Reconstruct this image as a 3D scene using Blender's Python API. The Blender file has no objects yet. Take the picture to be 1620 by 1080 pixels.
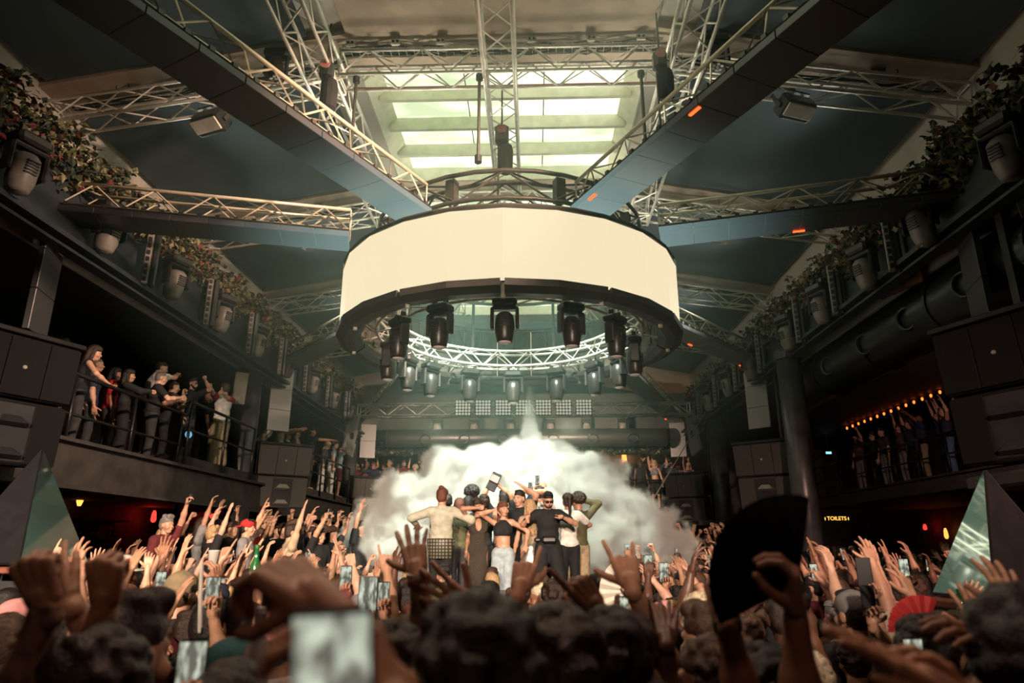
import bpy, math, random
import numpy as np
from mathutils import Vector, Matrix, Quaternion
R = math.radians
random.seed(7)
scene = bpy.context.scene
col = scene.collection

# ---------------------------------------------------------------- camera
cam_data = bpy.data.cameras.new('camera')
cam = bpy.data.objects.new('camera', cam_data)
col.objects.link(cam)
cam_data.sensor_width = 36.0
cam_data.lens = 24.0
cam_data.clip_start = 0.05
cam_data.dof.use_dof = True
cam_data.dof.focus_distance = 9.5
cam_data.dof.aperture_fstop = 1.9
cam.location = (0.42, 0.0, 2.1)
cam.rotation_euler = (R(90 + 16.75), 0, R(1.78))
scene.camera = cam

# ---------------------------------------------------------------- world, exposure
world = bpy.data.worlds.new('world')
scene.world = world
world.use_nodes = True
world.node_tree.nodes['Background'].inputs[0].default_value = (0.55, 0.75, 0.85, 1)
world.node_tree.nodes['Background'].inputs[1].default_value = 0.05
scene.view_settings.view_transform = 'Standard'
scene.view_settings.look = 'None'
scene.view_settings.exposure = 0.0
scene.view_settings.gamma = 1.0
scene.view_settings.use_curve_mapping = False
scene.cycles.use_denoising = True
scene.cycles.max_bounces = 4
scene.cycles.diffuse_bounces = 2
scene.cycles.glossy_bounces = 2
scene.cycles.transmission_bounces = 4
scene.cycles.volume_bounces = 1
scene.cycles.transparent_max_bounces = 6
scene.cycles.sample_clamp_indirect = 4.0
scene.cycles.caustics_reflective = False
scene.cycles.caustics_refractive = False
scene.cycles.volume_step_rate = 3.0
scene.cycles.volume_max_steps = 128
scene.cycles.adaptive_threshold = 0.05

# ---------------------------------------------------------------- rig lamps and added fill lamps
def aim(o, to):
    o.rotation_euler = (Vector(to) - o.location).to_track_quat('-Z', 'Y').to_euler()
def spot(name, loc, to, power, color, angle=60, blend=0.6, radius=0.15):
    d = bpy.data.lights.new(name, 'SPOT')
    d.energy = power; d.color = color; d.spot_size = R(angle); d.spot_blend = blend; d.shadow_soft_size = radius
    o = bpy.data.objects.new(name, d); col.objects.link(o)
    o.location = loc; aim(o, to)
    return o
WARM = (1.0, 0.73, 0.56)
COOL = (0.62, 0.92, 0.86)
# warm front wash lamps on the balcony opposite the stage, just above head height
for _x, _to, _w, _ang in ((-2.8, (-4.6, 10.5, 2.1), 16000, 28), (-1.2, (-1.6, 10.6, 2.2), 13000, 26), (1.6, (1.2, 10.6, 2.2), 11000, 25), (3.2, (4.6, 10.5, 2.2), 8000, 23)):
    spot('front_wash_lamp', (_x, -5.5, 5.0), _to, _w, WARM if _x < 2 else (1.0, 0.57, 0.46), _ang, 1.0, 0.25)
spot('balcony_wash_lamp', (2.6, 5.0, 7.6), (-7.0, 11.5, 4.6), 5000, (1.0, 0.66, 0.48), 55, 0.9, 0.2)
# white lamps over the dance floor that light the smoke
spot('smoke_wash_lamp', (-0.8, 9.5, 7.6), (-1.0, 13.2, 2.4), 5400, (0.86, 1.0, 0.84), 52, 0.8, 0.2)
spot('smoke_wash_lamp', (0.8, 9.5, 7.6), (1.2, 13.2, 2.4), 3300, (0.86, 1.0, 0.84), 52, 0.8, 0.2)
# lamps straight above the nearest people, plus a weak fill added behind the camera
spot('foreground_lamp', (-2.2, 3.2, 7.4), (-1.0, 1.6, 1.6), 420, (1.0, 0.66, 0.47), 90, 0.9, 0.4)
spot('foreground_lamp', (2.6, 3.2, 7.4), (1.4, 1.6, 1.6), 300, (1.0, 0.60, 0.44), 90, 0.9, 0.4)
spot('foreground_lamp', (0.3, -3.2, 6.8), (0.3, 2.2, 1.6), 130, (1.0, 0.58, 0.42), 70, 0.9, 0.5)
# unseen fill spots added near the fascias to brighten the sloping ceiling
for _x in (-1, 1):
    for _y in (8.2, 12.6, 17.0):
        spot('ceiling_fill_lamp', (_x * 5.2, _y + 1.6, 7.3), (_x * 1.2, _y, 9.2), 60 if _y < 9 else 140, (0.85, 0.9, 0.8), 140, 1.0, 0.3)
spot('back_balcony_fill', (1.5, 20.9, 5.7), (1.8, 26.6, 4.6), 1500, (1.0, 0.74, 0.55), 110, 0.8, 0.15)  # unseen fill spots, added to lift the people on the far balcony
spot('back_balcony_fill', (-2.6, 20.9, 5.7), (-3.4, 26.6, 4.6), 1100, (1.0, 0.74, 0.55), 100, 0.8, 0.15)
spot('side_balcony_lamp', (0.5, 17.5, 8.2), (-6.4, 20.0, 4.6), 1500, (1.0, 0.76, 0.58), 60, 0.8, 0.15)
# fill spots without fixtures, added above the ring to lighten trusses and ridge beams
for _x, _y in ((-1.4, 9.1), (1.5, 9.1), (-1.4, 11.8), (1.5, 11.8)):
    spot('ridge_fill_lamp', (_x, _y, 7.25), (_x * 1.25, _y + (-1.6 if _y < 10 else 0.8), 9.2), 120, (1.0, 0.93, 0.74), 150, 1.0, 0.2)
spot('dark_balcony_fill', (7.6, 10.5, 4.7), (11.0, 18.2, 4.7), 420, (1.0, 0.56, 0.50), 70, 0.9, 0.15)  # added fill without a fixture, keeps the dark balcony people visible

# ================================================================ helpers
MATS = {}
def mat(name, c, rough=0.6, metal=0.0, var=0.18, scale=6.0, bump=0.0, bscale=40.0, emit=None, es=0.0, c2=None, spec=0.5, coords='Object', detail=3.0, subsurf=0.0):
    if name in MATS: return MATS[name]
    m = bpy.data.materials.new(name); MATS[name] = m
    m.use_nodes = True
    nt = m.node_tree; N = nt.nodes; L = nt.links
    b = N['Principled BSDF']
    b.inputs['Roughness'].default_value = rough
    b.inputs['Metallic'].default_value = metal
    b.inputs['Specular IOR Level'].default_value = spec
    tc = N.new('ShaderNodeTexCoord')
    nz = N.new('ShaderNodeTexNoise'); nz.inputs['Scale'].default_value = scale; nz.inputs['Detail'].default_value = detail
    L.new(tc.outputs[coords], nz.inputs['Vector'])
    rp = N.new('ShaderNodeValToRGB')
    lo = [max(0, x * (1 - var)) for x in c]; hi = [min(1, x * (1 + var)) for x in (c2 or c)]
    rp.color_ramp.elements[0].color = (*lo, 1); rp.color_ramp.elements[0].position = 0.3
    rp.color_ramp.elements[1].color = (*hi, 1); rp.color_ramp.elements[1].position = 0.7
    L.new(nz.outputs['Fac'], rp.inputs['Fac'])
    L.new(rp.outputs['Color'], b.inputs['Base Color'])
    if bump:
        n2 = N.new('ShaderNodeTexNoise'); n2.inputs['Scale'].default_value = bscale; n2.inputs['Detail'].default_value = 4
        L.new(tc.outputs[coords], n2.inputs['Vector'])
        bp = N.new('ShaderNodeBump'); bp.inputs['Strength'].default_value = bump; bp.inputs['Distance'].default_value = 0.02
        L.new(n2.outputs['Fac'], bp.inputs['Height']); L.new(bp.outputs['Normal'], b.inputs['Normal'])
    if emit is not None:
        b.inputs['Emission Color'].default_value = (*emit, 1); b.inputs['Emission Strength'].default_value = es
    return m

def tag(o, label=None, cat=None, group=None, kind=None):
    if label: o['label'] = label
    if cat: o['category'] = cat
    if group: o['group'] = group
    if kind: o['kind'] = kind
    return o
def thing(name, label, cat, loc=(0, 0, 0), rotz=0.0, group=None, kind=None):
    o = bpy.data.objects.new(name, None); o.empty_display_size = 0.1
    col.objects.link(o); o.location = loc; o.rotation_euler = (0, 0, rotz)
    return tag(o, label, cat, group, kind)

def perp(d):
    d = Vector(d).normalized()
    a = Vector((0, 0, 1)) if abs(d.z) < 0.9 else Vector((1, 0, 0))
    u = d.cross(a).normalized(); v = u.cross(d).normalized()
    return d, u, v
class MB:
    """collects shapes; build() links them as one mesh object"""
    def __init__(s): s.v = []; s.f = []; s.m = []
    def add(s, vs, fs, mi=0):
        k = len(s.v); s.v.extend([tuple(x) for x in vs]); s.f.extend([tuple(i + k for i in f) for f in fs]); s.m.extend([mi] * len(fs))
        return s
    def box(s, c, size, rot=None, mi=0):
        hx, hy, hz = [x / 2 for x in size]; c = Vector(c)
        vs = [Vector((x, y, z)) for z in (-hz, hz) for y in (-hy, hy) for x in (-hx, hx)]
        if rot is not None:
            Q = rot if isinstance(rot, (Quaternion, Matrix)) else Matrix.Rotation(rot, 3, 'Z')
            vs = [Q @ v for v in vs]
        return s.add([v + c for v in vs], [(0, 2, 3, 1), (4, 5, 7, 6), (0, 1, 5, 4), (2, 6, 7, 3), (0, 4, 6, 2), (1, 3, 7, 5)], mi)
    def bbox(s, c, size, bev=0.02, rot=None, mi=0):
        """box with bevelled vertical and horizontal edges"""
        hx, hy, hz = [x / 2 for x in size]; b = min(bev, hx * .9, hy * .9, hz * .9); c = Vector(c)
        rings = []
        for (z, i) in ((-hz, b), (-hz + b, 0), (hz - b, 0), (hz, b)):
            X, Y = hx - i, hy - i
            rings.append([Vector(p + (z,)) for p in ((-X + b, -Y), (X - b, -Y), (X, -Y + b), (X, Y - b), (X - b, Y), (-X + b, Y), (-X, Y - b), (-X, -Y + b))])
        vs = [v for r in rings for v in r]
        if rot is not None:
            Q = rot if isinstance(rot, (Quaternion, Matrix)) else Matrix.Rotation(rot, 3, 'Z')
            vs = [Q @ v for v in vs]
        fs = [tuple(range(7, -1, -1)), tuple(range(24, 32))]
        for k in range(3):
            for i in range(8):
                j = (i + 1) % 8; fs.append((k * 8 + i, k * 8 + j, k * 8 + 8 + j, k * 8 + 8 + i))
        return s.add([v + c for v in vs], fs, mi)
    def tube(s, a, b, r, n=6, r2=None, cap=True, mi=0):
        a, b = Vector(a), Vector(b); r2 = r if r2 is None else r2
        if (b - a).length < 1e-6: return s
        d, u, v = perp(b - a)
        vs = []
        for p, q in ((a, r), (b, r2)):
            for i in range(n):
                t = 2 * math.pi * i / n; vs.append(p + u * math.cos(t) * q + v * math.sin(t) * q)
        fs = [(i, (i + 1) % n, n + (i + 1) % n, n + i) for i in range(n)]
        if cap: fs += [tuple(range(n - 1, -1, -1)), tuple(range(n, 2 * n))]
        return s.add(vs, fs, mi)
    def path(s, pts, r, n=6, closed=False, mi=0):
        pts = [Vector(p) for p in pts]; m = len(pts); vs = []; fs = []
        up = None
        for i, p in enumerate(pts):
            if closed: d = pts[(i + 1) % m] - pts[i - 1]
            else: d = pts[min(i + 1, m - 1)] - pts[max(i - 1, 0)]
            d.normalize()
            if up is None: d, u, v = perp(d)
            else:
                u = (up - d * up.dot(d))
                u = u.normalized() if u.length > 1e-5 else perp(d)[1]
                v = u.cross(d).normalized()
            up = u
            rr = r[i] if isinstance(r, (list, tuple)) else r
            vs += [p + u * math.cos(2 * math.pi * k / n) * rr + v * math.sin(2 * math.pi * k / n) * rr for k in range(n)]
        for i in range(m if closed else m - 1):
            for k in range(n):
                a = i * n + k; b = i * n + (k + 1) % n; j = (i + 1) % m
                fs.append((a, b, j * n + (k + 1) % n, j * n + k))
        if not closed: fs += [tuple(range(n - 1, -1, -1)), tuple(range((m - 1) * n, m * n))]
        return s.add(vs, fs, mi)
    def lathe(s, prof, c=(0, 0, 0), axis=(0, 0, 1), n=16, mi=0):
        """prof: (radius, height) pairs along axis"""
        d, u, v = perp(axis); c = Vector(c); vs = []; fs = []
        for (r, h) in prof:
            vs += [c + d * h + (u * math.cos(2 * math.pi * k / n) + v * math.sin(2 * math.pi * k / n)) * max(r, 1e-4) for k in range(n)]
        for i in range(len(prof) - 1):
            for k in range(n):
                fs.append((i * n + k, i * n + (k + 1) % n, (i + 1) * n + (k + 1) % n, (i + 1) * n + k))
        fs += [tuple(range(n - 1, -1, -1)), tuple(range((len(prof) - 1) * n, len(prof) * n))]
        return s.add(vs, fs, mi)
    def ell(s, c, rad, n=10, m=7, rot=None, mi=0):
        c = Vector(c); vs = []; fs = []
        for j in range(m + 1):
            ph = math.pi * j / m
            for i in range(n):
                th = 2 * math.pi * i / n
                p = Vector((rad[0] * math.sin(ph) * math.cos(th), rad[1] * math.sin(ph) * math.sin(th), rad[2] * math.cos(ph)))
                vs.append(c + (rot @ p if rot is not None else p))
        for j in range(m):
            for i in range(n): fs.append((j * n + i, (j + 1) * n + i, (j + 1) * n + (i + 1) % n, j * n + (i + 1) % n))
        return s.add(vs, fs, mi)
    def quad(s, a, b, c, d, mi=0): return s.add([a, b, c, d], [(0, 1, 2, 3)], mi)
    def slab(s, pts, t, mi=0):
        """polygon extruded along its normal by t"""
        P = [Vector(p) for p in pts]; nrm = (P[1] - P[0]).cross(P[2] - P[0]).normalized() * t; n = len(P)
        return s.add(P + [p + nrm for p in P], [tuple(range(n - 1, -1, -1)), tuple(range(n, 2 * n))] + [(i, (i + 1) % n, n + (i + 1) % n, n + i) for i in range(n)], mi)
    def mesh(s, name, mats, off=(0, 0, 0), smooth=False):
        me = bpy.data.meshes.new(name)
        o = Vector(off)
        me.from_pydata([(x[0] - o.x, x[1] - o.y, x[2] - o.z) for x in s.v], [], s.f)
        for m in (mats if isinstance(mats, (list, tuple)) else [mats]): me.materials.append(m)
        if any(s.m): me.polygons.foreach_set('material_index', s.m)
        if smooth: me.polygons.foreach_set('use_smooth', [True] * len(me.polygons))
        me.update(); return me
    def build(s, name, mats, parent=None, smooth=False, loc=None):
        """vertices are in world space when the parent is unrotated; they are stored relative to it"""
        off = W.get(parent.name, parent.location) if parent is not None else (loc or (0, 0, 0))
        me = s.mesh(name, mats, off, smooth)
        o = bpy.data.objects.new(name, me); col.objects.link(o)
        if parent is not None:
            o.parent = parent; W[o.name] = Vector(off)
        elif loc is not None: o.location = loc
        return o
W = {}
def child(name, me, parent, loc=(0, 0, 0), rot=None):
    o = bpy.data.objects.new(name, me); col.objects.link(o); o.parent = parent; o.location = loc
    if rot is not None: o.rotation_euler = rot
    return o
def sub(mb, name, mats, part, smooth=False):
    """sub-part: part sits at its parent's origin, so world offset is the same"""
    me = mb.mesh(name, mats, W[part.name], smooth)
    o = bpy.data.objects.new(name, me); col.objects.link(o); o.parent = part
    return o
def copy_tree(o, parent=None):
    c = o.copy(); col.objects.link(c); c.parent = parent
    for ch in o.children: copy_tree(ch, c)
    return c
def struct(mb, name, mats, label=None, smooth=False):
    o = mb.build(name, mats, None, smooth); o['kind'] = 'structure'
    if label: o['label'] = label; o['category'] = name.split('_')[0]
    return o

# ---------------------------------------------------------------- materials
m_navy = mat('ceiling panel paint', (0.062, 0.085, 0.098), 0.75, var=0.12, scale=0.7, bump=0.05, bscale=120)
m_beige = mat('beige plaster', (0.42, 0.33, 0.25), 0.85, var=0.22, scale=1.6, bump=0.1, bscale=25)
m_white = mat('off white plaster', (0.55, 0.50, 0.43), 0.85, var=0.12, scale=1.2)
m_black = mat('matt black paint', (0.012, 0.013, 0.014), 0.62, var=0.3, scale=4)
m_blackgloss = mat('black plastic', (0.014, 0.014, 0.015), 0.32, var=0.2, scale=9)
m_steel = mat('truss aluminium', (0.88, 0.84, 0.74), 0.42, 0.35, var=0.12, scale=9)
m_dsteel = mat('dark truss steel', (0.085, 0.075, 0.062), 0.45, 0.6, var=0.25, scale=7)
m_conc = mat('painted concrete', (0.042, 0.038, 0.034), 0.8, var=0.4, scale=3, bump=0.25, bscale=18)
m_floor = mat('dark floor', (0.02, 0.018, 0.017), 0.5, var=0.4, scale=2)
m_ledoff = mat('led tile face', (0.30, 0.29, 0.28), 0.5, var=0.06, scale=2, spec=0.7)
m_rail = mat('black steel rail', (0.02, 0.02, 0.02), 0.3, 0.5, var=0.2)
m_lens = mat('lamp lens glass', (0.25, 0.25, 0.24), 0.08, 0.3, var=0.1)
m_mhead = mat('lamp housing', (0.022, 0.021, 0.02), 0.38, var=0.25, scale=14)
m_mgrey = mat('grey lamp housing', (0.20, 0.18, 0.16), 0.4, var=0.2, scale=10)
m_cable = mat('cable', (0.015, 0.018, 0.016), 0.5)
m_gcable = mat('green cable', (0.02, 0.07, 0.05), 0.5)
m_redpipe = mat('red pipe paint', (0.45, 0.03, 0.025), 0.5)
m_wood = mat('reddish wood', (0.16, 0.05, 0.025), 0.6, var=0.4, scale=5, bump=0.2)
m_bag = mat('black chain bag cloth', (0.02, 0.02, 0.02), 0.9, var=0.3)
m_box = mat('cream socket plastic', (0.62, 0.58, 0.48), 0.5)
def emis(name, c, s):
    if name in MATS: return MATS[name]
    m = bpy.data.materials.new(name); MATS[name] = m; m.use_nodes = True
    N = m.node_tree.nodes; N.remove(N['Principled BSDF'])
    e = N.new('ShaderNodeEmission'); e.inputs[0].default_value = (*c, 1); e.inputs[1].default_value = s
    m.node_tree.links.new(e.outputs[0], N['Material Output'].inputs[0]); return m

# ================================================================ the hall
# ---- floor, walls
struct(MB().box((0, 11, -0.1), (31, 42, 0.2)), 'floor', m_floor, 'dark floor of the dance hall under the crowd')
tier = MB().box((-5.9, 17.2, 0.36), (6.6, 13.4, 0.72))
struct(tier, 'floor_tier', m_floor, 'raised dark floor step under the side balcony')
struct(MB().box((2.2, 20.4, 0.27), (9.6, 9.0, 0.54)), 'floor_tier', m_floor, 'raised dark floor step behind the smoke')
for sx, nm in ((-1, 'left'), (1, 'right')):
    struct(MB().box((-10.0 if sx < 0 else 14.8, 11, 3.3), (0.2, 42, 6.6)), 'wall_' + nm, m_conc)
    struct(MB().box((sx * 6.62, 11, 7.35), (0.16, 42, 2.4)), 'wall_upper_' + nm, m_white)
    struct(MB().box((-8.3 if sx < 0 else 10.7, 11, 6.2), (3.4 if sx < 0 else 8.2, 42, 0.12)), 'ceiling_balcony', m_black)
struct(MB().box((2.4, 30.2, 4.0), (25, 0.2, 11)), 'wall_back', m_conc)
struct(MB().box((2.4, -8, 4.6), (25, 0.2, 9.4)), 'wall_front', m_black)
# ---- roof: sloping sides with dark panels between beige rafters, skylights on the ridge
def zc(x): return 8.35 + 0.18 * (6.6 - abs(x))
RAF = [0.1, 4.25, 8.4, 12.55, 16.7, 20.85, 25.0]
SKX = 2.2
for sx in (-1, 1):
    r = MB(); r.slab([(sx * SKX, -8, zc(SKX) + 0.12), (sx * 6.7, -8, zc(6.7) + 0.12), (sx * 6.7, 30.2, zc(6.7) + 0.12), (sx * SKX, 30.2, zc(SKX) + 0.12)], 0.15 * sx)
    ro = struct(r, 'ceiling', m_white, 'pale sloping ceiling above the dark panels on the %s side' % ('pyramid' if sx < 0 else 'fan'))
    ro['label'] = 'pale sloping ceiling over the side with %s' % ('the red and white shirted man' if sx < 0 else 'the toilets sign')
    for k in range(1, 6):
        y0, y1 = RAF[k] + 0.42, RAF[k + 1] - 0.42
        if k == 5: y1 = 25.4
        p = MB(); a, b = 2.75, 6.42
        p.slab([(sx * a, y0, zc(a) + 0.02), (sx * b, y0, zc(b) + 0.02), (sx * b, y1, zc(b) + 0.02), (sx * a, y1, zc(a) + 0.02)], 0.06 * sx)
        p.build('ceiling_panel', m_navy, ro)
# rafters: wide beige beams across the hall
for k, y in enumerate(RAF[1:6]):
    b = MB()
    for sx in (-1, 1):
        b.slab([(sx * SKX, y - 0.4, zc(SKX) - 0.02), (sx * 6.55, y - 0.4, zc(6.55) - 0.02), (sx * 6.55, y + 0.4, zc(6.55) - 0.02), (sx * SKX, y + 0.4, zc(SKX) - 0.02)], 0.14 * sx)
    b.box((0, y, zc(SKX) + 0.05), (2 * SKX + 0.02, 0.8, 0.14))
    if k == 1: b.box((0, y - 0.74, zc(SKX) + 0.05), (2 * SKX + 0.02, 0.68, 0.14))
    struct(b, 'beam_%d' % (k + 1), m_beige)
struct(MB().box((0, -1.9, 9.3), (4.6, 11.5, 0.2)), 'ceiling_front', m_black)
struct(MB().box((0, 27.8, 9.3), (4.6, 5.0, 0.2)), 'ceiling_back', m_white)
# skylights
m_frame = mat('skylight frame paint', (0.78, 0.80, 0.62), 0.6, var=0.1)
def skyglass(name, s):
    m = bpy.data.materials.new(name); m.use_nodes = True; N = m.node_tree.nodes; L = m.node_tree.links
    N.remove(N['Principled BSDF'])
    tc = N.new('ShaderNodeTexCoord'); nz = N.new('ShaderNodeTexNoise'); nz.inputs['Scale'].default_value = 1.1; nz.inputs['Detail'].default_value = 5
    mp = N.new('ShaderNodeMapping'); mp.inputs['Scale'].default_value = (0.8, 2.2, 1)
    L.new(tc.outputs['Object'], mp.inputs[0]); L.new(mp.outputs[0], nz.inputs[0])
    rp = N.new('ShaderNodeValToRGB'); rp.color_ramp.elements[0].position = 0.38; rp.color_ramp.elements[1].position = 0.6
    rp.color_ramp.elements[0].color = (0.42, 0.50, 0.30, 1); rp.color_ramp.elements[1].color = (0.86, 0.90, 0.66, 1)
    L.new(nz.outputs['Fac'], rp.inputs[0])
    e = N.new('ShaderNodeEmission'); e.inputs[1].default_value = s
    L.new(rp.outputs[0], e.inputs[0]); L.new(e.outputs[0], N['Material Output'].inputs[0]); return m
m_sky = skyglass('daylight in skylight glass', 1.9)
zs = zc(SKX)
for k in range(1, 5):
    y0, y1 = RAF[k] + 0.4, RAF[k + 1] - (1.08 if k == 1 else 0.4)
    w = thing('window_%d' % k, 'bright ridge skylight with pale green glass and cross bars, bay %s' % ('nearest', 'above the round screen', 'behind the round screen', 'far end')[k - 1], 'window', (0, (y0 + y1) / 2, zs), kind='structure')
    w['label'] = ['sliver of bright skylight glass over the dance floor', 'pale green ridge skylight with red pipe right above the round screen', 'ridge skylight just behind the round screen', 'ridge skylight at the far end of the hall'][k - 1]
    fr = MB()
    for sx in (-1, 1):
        fr.slab([(sx * SKX, y0, zs), (sx * SKX, y1, zs), (sx * (SKX - 0.25), y1, zs + 0.27), (sx * (SKX - 0.25), y0, zs + 0.27)], 0.05 * sx)
    fr.box((0, y0, zs + 0.16), (2 * SKX, 0.06, 0.32)); fr.box((0, y1, zs + 0.16), (2 * SKX, 0.06, 0.32))
    fr.build('reveal', m_frame, w)
    n = 4
    for i in range(n):
        a = y0 + (y1 - y0) * i / n; b = y0 + (y1 - y0) * (i + 1) / n
        for (xa, xb) in ((-1.97, -0.66), (-0.64, 0.64), (0.66, 1.97)):
            MB().box(((xa + xb) / 2, (a + b) / 2, zs + 0.29), (xb - xa, b - a, 0.02)).build('glass_pane', m_sky, w)
        if i: MB().box((0, a, zs + 0.16), (2 * (SKX - 0.12), 0.07, 0.24)).build('cross_bar', m_frame, w)
MB().tube((-2.35, 9.05, 8.98), (2.45, 9.05, 8.98), 0.03, 8).build('red_pipe', m_redpipe)
tag(bpy.data.objects['red_pipe'], 'thin red pipe crossing under the skylight glass', 'pipe')

# ---- balconies
def balcony(sx):
    nm = 'left' if sx < 0 else 'right'
    b = MB()
    y0, y1, y2 = 2.0, 12.25, 25.6
    if sx < 0:
        b.box((sx * 7.95, (y0 + y1) / 2, 3.27), (3.9, y1 - y0, 0.36)); b.box((sx * 7.95, (y1 + y2) / 2, 3.40), (3.9, y2 - y1, 0.62))
        ed = 5.98
    else:
        b.box((12.7, 17.5, 3.6), (4.1, 17, 0.4)); ed = 10.6; y0 = 9.0; y2 = 26.0
    struct(b, 'floor_balcony_' + nm, m_conc)
    f = MB(); dz = 0.0 if sx < 0 else 0.3; th = 0.62 if sx < 0 else 0.36
    f.box((sx * ed, (y0 + y2) / 2, 3.48 + dz - th / 2), (0.10, y2 - y0, th))
    f.box((sx * (ed - 0.05), (y0 + y2) / 2, 3.5 + dz), (0.16, y2 - y0, 0.05)); f.box((sx * (ed - 0.05), (y0 + y2) / 2, 3.5 + dz - th), (0.16, y2 - y0, 0.05))
    struct(f, 'trim_balcony_' + nm, m_conc)
    if sx > 0:
        for yy, w_ in ((7.4, 1.8), (15.7, 1.6), (22.6, 1.6)): struct(MB().bbox((5.95, yy, 2.8), (0.95, w_, 0.16), 0.03).box((6.3, yy + 0.5, 4.45), (0.12, 0.12, 3.4)), 'floor_ledge', m_conc)
    # fascia over the balcony that carries the lamps
    g = MB(); g.box((sx * 6.1, 14, 6.72), (0.12, 32, 1.1)); g.box((sx * 6.0, 14, 6.14), (0.3, 32, 0.07)); g.box((sx * 6.02, 14, 6.02), (0.2, 32, 0.04))
    g.box((sx * 6.3, 14, 7.24), (0.6, 32, 0.06))
    struct(g, 'wall_fascia_' + nm, mat('dark blue black board', (0.02, 0.026, 0.032), 0.55, var=0.3, scale=2))
balcony(-1); balcony(1)
b = MB(); b.box((0, 28.2, 3.32), (12.4, 4.0, 0.34)); b.box((0, 26.15, 3.24), (12.0, 0.12, 0.5))
struct(b, 'floor_balcony_back', m_conc)
# back upper fascia, ivy band
struct(MB().box((0, 25.6, 7.0), (12.6, 0.3, 1.35)), 'wall_fascia_back', mat('grey green board', (0.05, 0.055, 0.05), 0.7, var=0.2))
struct(MB().box((0, 25.9, 5.9), (12.6, 0.5, 0.9)), 'wall_lintel_back', m_black)
# columns
def column(x, y, z0, z1, r, label):
    t = thing('column', label, 'column', (x, y, z0), kind='structure')
    m = mat('dark column paint', (0.05, 0.05, 0.05), 0.35, var=0.4, scale=3, bump=0.15, bscale=8)
    c = MB(); c.lathe([(r, 0), (r, z1 - z0)], (x, y, z0), n=24); c.build('shaft', m, t, smooth=False)
    for o in t.children: o.data.polygons.foreach_set('use_smooth', [len(p.vertices) == 4 for p in o.data.polygons])
    MB().lathe([(r * 1.15, 0), (r * 1.15, 0.16), (r, 0.22)], (x, y, z1 - 0.22 if z1 > 5 else z1), n=24).build('collar', m, t)
    MB().lathe([(r * 1.1, 0), (r * 1.1, 0.12)], (x, y, z0), n=24).build('base_ring', m, t)
for a in ((-6.35, 15.75, 0.7, 6.2, 0.28, 'glossy dark column beside the red and white shirted man'), (5.98, 14.5, 0, 6.2, 0.26, 'dark teal column beside the toilets sign'),
          (-6.3, 25.1, 0.7, 6.2, 0.22, 'thin dark column at the far end of the balcony with the pointing man'), (6.3, 22.0, 0.5, 6.2, 0.26, 'dark column beside the far leaning cable'),
          (-6.9, 7.6, 3.4, 6.2, 0.16, 'pale scuffed pipe column above the near speaker stack'), ): column(*a)
# arch brackets under the balcony next to the column
for sx, y in ((-1, 15.2), (-1, 16.3)):
    m = MB(); n = 8; s = -1 if y in (15.2, 13.9) else 1
    pr = [(sx * 6.05, y, 2.9), (sx * 6.05, y + s * 1.0, 2.9)] + [(sx * 6.05, y + s * (1.0 - 1.0 * math.sin(t)), 2.9 - 0.9 * (1 - math.cos(t))) for t in [math.pi / 2 * i / n for i in range(1, n + 1)]]
    m.slab(pr, 0.25 * sx * s)
    o = struct(m, 'trim_arch', m_conc)

# ================================================================ the rig
def truss(name, label, pts, w=0.3, h=0.3, m=None, rc=0.025, rb=0.011, bay=0.42, closed=False, group=None, parent=None, n=6):
    """box truss: pts run along the middle of its underside"""
    m = m or m_steel
    P = [Vector(p) for p in pts]; k = len(P)
    t = parent if parent is not None else thing(name, label, 'truss', P[0], group=group)
    ch = [[], [], [], []]
    for i, p in enumerate(P):
        d = (P[(i + 1) % k] - P[i - 1]) if closed else (P[min(i + 1, k - 1)] - P[max(i - 1, 0)])
        d.normalize(); s = d.cross(Vector((0, 0, 1))).normalized() * w / 2; u = s.cross(d).normalized() * h
        if u.z < 0: u = -u
        for j, q in enumerate((p - s, p + s, p + s + u, p - s + u)): ch[j].append(q)
    for c in ch: MB().path(c, rc, n, closed).build('chord', m, t, smooth=True)
    br = MB()
    # walk the chords in bays
    def at(c, x):
        L = [0.0]
        seq = c + ([c[0]] if closed else [])
        for i in range(len(seq) - 1): L.append(L[-1] + (seq[i + 1] - seq[i]).length)
        x = x * L[-1]
        for i in range(len(seq) - 1):
            if x <= L[i + 1] + 1e-6:
                f = (x - L[i]) / max(L[i + 1] - L[i], 1e-6); return seq[i].lerp(seq[i + 1], f)
        return seq[-1]
    tot = sum((P[i + 1] - P[i]).length for i in range(k - 1)) + ((P[0] - P[-1]).length if closed else 0)
    nb = max(2, int(tot / bay / 2) * 2)
    for a, b in ((0, 3), (1, 2), (0, 1), (3, 2)):
        for i in range(nb):
            x0, x1 = i / nb, (i + 1) / nb
            p, q = (at(ch[a], x0), at(ch[b], x1)) if i % 2 == 0 else (at(ch[b], x0), at(ch[a], x1))
            br.tube(p, q, rb, 4, cap=False)
    if not closed:
        for x in (0.0, 1.0):
            for a, b in ((0, 1), (1, 2), (2, 3), (3, 0)): br.tube(at(ch[a], x), at(ch[b], x), rb, 4, cap=False)
    br.build('bracing', m, t)
    return t

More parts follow.
